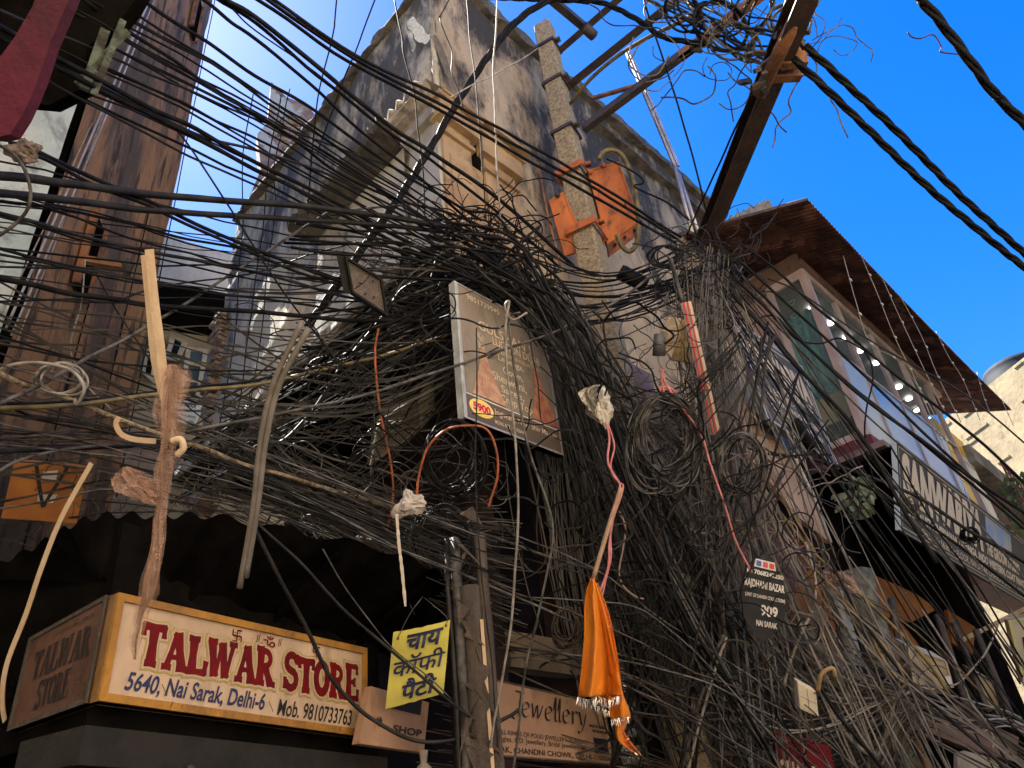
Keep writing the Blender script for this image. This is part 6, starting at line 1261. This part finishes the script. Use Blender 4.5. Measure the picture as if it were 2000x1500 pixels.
# hub knots
bundle(22, [(820,420),(940,440),(1060,500),(1200,540),(1360,480)], [(840,560),(960,620),(1080,640),(1220,620),(1400,560)], [6.9,6.9,7,7.2,7.5], (2.4, 4.6), [K_, D_], 'black cable strung between the corner hub and the girder foot', 'cables strung between the two hubs', 53, .35, px=14)
bundle(12, [(1240,20),(1330,60),(1420,120),(1500,170)], [(1300,-20),(1400,20),(1480,60),(1560,60)], [7.4,6.8,6.2,5.8], (3, 5), [K_, Gy], 'cable looping among the crossarms near the top edge', 'cables looping among the crossarms', 54, .5, px=22)
bundle(16, [(840,430),(1000,470),(1120,620),(1230,860),(1330,1250)], [(960,520),(1090,640),(1140,800),(1250,1050),(1480,1430)], [6.4,6.3,6.1,5.8,5.5], (4.5, 7), [K_, D_, K_], 'thick black cable crossing over the front of the long curtain', 'thick cables over the curtain', 55, .7, px=26)
bundle(12, [(560,430),(800,470),(960,560),(1080,700)], [(600,700),(780,640),(900,560),(1050,480)], [6,6.3,6.4,6.5], (4, 6.5), [K_], 'thick black cable crossing the level fan just left of the corner hub', 'thick cables left of the hub', 56, .4, px=18)
bundle(12, [(1060,620),(1200,740),(1330,760),(1450,640)], [(1080,760),(1200,860),(1330,820),(1440,700)], [6.2,6.1,6.1,6.4], (2.4, 4), [K_, Gy, D_], 'slack cable drooping between the hubs in front of the meter box', 'slack cables before the meter box', 57, .4, px=18, mass=True)
bundle(14, [(1000,1040),(1180,1110),(1330,1200),(1500,1330),(1700,1540)], [(980,1300),(1140,1330),(1290,1380),(1420,1440),(1560,1540)], [5.5,5.4,5.4,5.4,5.4], (3, 5), [Gy, D_, MT['wood']], 'dusty cable crossing the lower tangle behind the orange flag', 'crossing cables in the lower tangle', 58, .4, px=24)
bundle(10, [(1480,620),(1380,860),(1270,1100),(1180,1570)], [(1620,820),(1520,1060),(1400,1290),(1340,1570)], [6,5.7,5.5,5.4], (3.6, 7.5), [K_, D_], 'thick black cable running down to the left across the lower tangle', 'thick cables running down to the left', 59, .8, px=30)
# uncountable remainder of the tangle
bundle(34, [(1430,560),(1540,800),(1640,1040),(1740,1290),(1860,1560)], [(1400,900),(1450,1050),(1540,1220),(1640,1400),(1720,1560)], [6.6,6.3,6.1,5.9,5.7], (2.6, 4.6), [M_('pale_tan_wire_mass', (.17, .15, .13), .7, (.03, .026, .023), 2.4)], 'x', None, 66, .5, px=20, mass=True)
bundle(26, [(1640,1100),(1760,1200),(1880,1330),(2020,1460)], [(1560,1300),(1680,1370),(1820,1440),(2020,1540)], [6.2,6.1,6,5.9], (2.4, 4.4), [M_('grey_tan_wire_mass', (.16, .14, .12), .7, (.05, .043, .037), 2.4)], 'x', None, 67, .5, px=22, mass=True)
bundle(34, [(-20,560),(260,640),(520,720),(760,760),(960,700)], [(-20,1010),(260,980),(520,1010),(760,1060),(960,1060)], [4.6,4.9,5.4,5.8,6.2], (2.6, 5.4), [M_('left_black_wire_mass', (.012, .011, .010), .55, (.055, .05, .045), 2.4)], 'x', None, 68, .8, px=26, mass=True)
bundle(34, [(420,560),(600,560),(780,520),(960,500)], [(430,980),(620,900),(800,800),(1000,640)], [5.8,6,6.4,6.8], (2.2, 4.4), [M_('left_dark_wire_mass', (.012, .011, .010), .5, (.05, .045, .04), 2.2)], 'x', None, 69, .8, px=26, mass=True)
ms = MT['blk2']
bundle(250, [(890,520),(1000,660),(1060,850),(1130,1150),(1250,1540)], [(1130,640),(1230,760),(1400,900),(1520,1150),(1680,1540)], [7.1,6.9,6.7,6.4,6.2], (1.8, 3.8), [M_('dusty_wire_mass', (.035, .031, .028), .55, (.09, .08, .07), 2.2)], 'dense mass of fine black wires below the corner hub', None, 61, .38, px=20, mass=True, name='wire_mass', clump=22)
bundle(90, [(700,470),(800,500),(900,530),(1020,600)], [(760,700),(860,760),(940,760),(1060,760)], [6.9,6.9,6.9,6.9], (1.5, 3), [M_('soot_wire_mass', (.012, .011, .010), .5, (.05, .045, .04), 2.2)], 'dense mass of fine black wires behind the hanging sign', None, 62, .6, px=30, mass=True, name='wire_mass')
bundle(80, [(1320,520),(1340,700),(1370,950),(1390,1200),(1400,1540)], [(1420,540),(1430,720),(1470,950),(1530,1200),(1600,1540)], [7.3,6.9,6.5,6.3,6.1], (1.6, 3), [M_('brown_wire_mass', (.12, .10, .088), .65, (.05, .042, .036), 2.2)], 'dense mass of brownish wires hanging under the girder foot', None, 63, .5, px=24, mass=True, name='wire_mass', clump=8)
bundle(110, [(480,780),(620,900),(800,1000),(1000,1060)], [(420,1000),(640,1090),(820,1160),(1000,1240)], [5.8,5.8,5.7,5.7], (1.3, 2.4), [M_('grey_wire_mass', (.08, .075, .07), .65, (.02, .018, .017), 3)], 'loose mass of fine grey wires over the black awning', None, 64, .5, px=26, mass=True, name='wire_mass')
bundle(130, [(1430,1380),(1540,1420),(1660,1400),(1770,1340)], [(1380,1540),(1520,1560),(1680,1540),(1760,1400)], [6.1,6.2,6.2,6.2], (1.8, 3.2), [M_('dust_wire_mass', (.16, .135, .11), .75, (.07, .06, .05), 3)], 'loose mass of dusty wires at the bottom right of the tangle', None, 65, .4, px=22, mass=True, name='wire_mass')
def scribble(n, x0, y0, x1, y1, d, L, w, m, label, seed):
    r = random.Random(seed); mb = MB()
    for i in range(n):
        x, y, dd = r.uniform(x0, x1), r.uniform(y0, y1), d + r.uniform(-.3, .3); a = r.uniform(0, 6.28); ca = r.gauss(0, .5); P = []
        for k in range(9): P.append(at(x, y, dd)); a += ca + r.gauss(0, .4); x += math.cos(a) * L; y += math.sin(a) * L * .9; dd += r.uniform(-.05, .05)
        C_ = crom(P, 4); mb.tube(C_, r.uniform(*w) / 2 * d / FPX, 3, False)
    soak(mb, m)
scribble(90, 820, 420, 1030, 620, 6.8, 22, (1.6, 3.6), MT['blk'], 'curly loose ends of black wire in the corner hub', 71)
scribble(80, 1310, 470, 1440, 640, 7.0, 18, (1.6, 3.4), MT['blk2'], 'curly loose ends of wire in the knot at the girder foot', 72)
scribble(80, 1230, 600, 1420, 1000, 6.4, 20, (1.6, 3), MT['gry'], 'curly dusty wire ends around the big coil', 73)
scribble(70, 1380, 900, 1560, 1480, 6.1, 18, (1.6, 3), M_('pinkish_wire_ends', (.26, .19, .17), .7, (.12, .10, .09), 4), 'curly pinkish brown wire ends beside the small pointed sign', 74)
scribble(40, 1290, -10, 1600, 150, 6.2, 22, (2, 4), MT['gry'], 'curly grey wire ends among the crossarms at the top', 75)
scribble(50, 1690, 1330, 1800, 1430, 6.2, 14, (1.6, 3), MT['gry'], 'frayed wire ends at the lower junction on the mossy pillar', 76)
scribble(60, 1040, 620, 1440, 1380, 5.5, 26, (2.4, 5.5), MT['blk'], 'x', 81)
scribble(50, 1100, 900, 1650, 1450, 5.5, 30, (2.0, 5), MT['blk2'], 'x', 82)
scribble(40, 560, 560, 900, 1000, 5.6, 30, (2.0, 4.6), MT['blk'], 'x', 83)
scribble(60, 560, 900, 960, 1180, 5.6, 24, (1.2, 2.4), MT['gry'], 'loose grey wire ends over the black awning', 77)
scribble(50, 0, 930, 480, 1080, 4.9, 20, (1.2, 2.2), MT['wood'], 'loose brown wire ends and twigs above the black awning at lower left', 78)

o = TG.build('wire_tangle', TGM[0], None, 'dense tangle of fine loose wires filling the middle of the junction', 'wires', None, 'stuff')
for m in TGM[1:]: o.data.materials.append(m)
for p, i in zip(o.data.polygons, TGI): p.material_index = i
# ------------------------------------------------------------------ unseen blocks behind the camera, added to shade the lane and bounce sunlight
for i, (h, Dd, w, hh) in enumerate(((180, 6, 18, 13), (133, 4.2, 15, 13), (-136, 6.5, 10, 9))):
    n = hd(h); sd = Vector((n.y, -n.x, 0)); c = n * Dd - (A * 2.5 if i == 1 else Vector())
    o = MB().prism([c - sd * w / 2, c + sd * w / 2, c + sd * w / 2 + n * 6, c - sd * w / 2 + n * 6], UP * hh).build('bounce_block', M_('pale_bounce_wall', (.78, .64, .46), .9, (.68, .55, .40), 1))
    props(o, ('unseen block added behind the viewer to shade and bounce light', 'unseen block added right of the viewer to shade and bounce light', 'unseen block added left of the viewer to shade and bounce light')[i], 'building')

# ------------------------------------------------------------------ light
w = bpy.data.worlds.new('World'); S.world = w; w.use_nodes = True
nt = w.node_tree; bg = nt.nodes['Background']
sk = nt.nodes.new('ShaderNodeTexSky'); sk.sky_type = 'NISHITA'; sk.sun_disc = False
SH, SE = -47.3, 57
sk.sun_elevation = R(SE); sk.sun_rotation = R(SH); sk.air_density = 1.0; sk.dust_density = .3; sk.ozone_density = 3.5; sk.altitude = 200
hsv = nt.nodes.new('ShaderNodeHueSaturation'); hsv.inputs['Saturation'].default_value = 1.4; hsv.inputs['Hue'].default_value = .512; hsv.inputs['Value'].default_value = .74; nt.links.new(sk.outputs[0], hsv.inputs['Color'])
nt.links.new(hsv.outputs[0], bg.inputs[0]); bg.inputs[1].default_value = .085
sl = bpy.data.lights.new('sun', 'SUN'); sl.energy = 4.8; sl.angle = R(.5); sl.color = (1, .95, .87)
so = bpy.data.objects.new('sun', sl); link(so)
d = Vector((math.sin(R(SH)) * math.cos(R(SE)), math.cos(R(SH)) * math.cos(R(SE)), math.sin(R(SE))))
so.rotation_euler = d.to_track_quat('Z', 'Y').to_euler()
S.view_settings.view_transform = 'Standard'; S.view_settings.look = 'None'; S.view_settings.gamma = 1; S.view_settings.exposure = 2.4
S.cycles.max_bounces = 6; S.cycles.diffuse_bounces = 3; S.cycles.transparent_max_bounces = 12
S.cycles.use_denoising = True
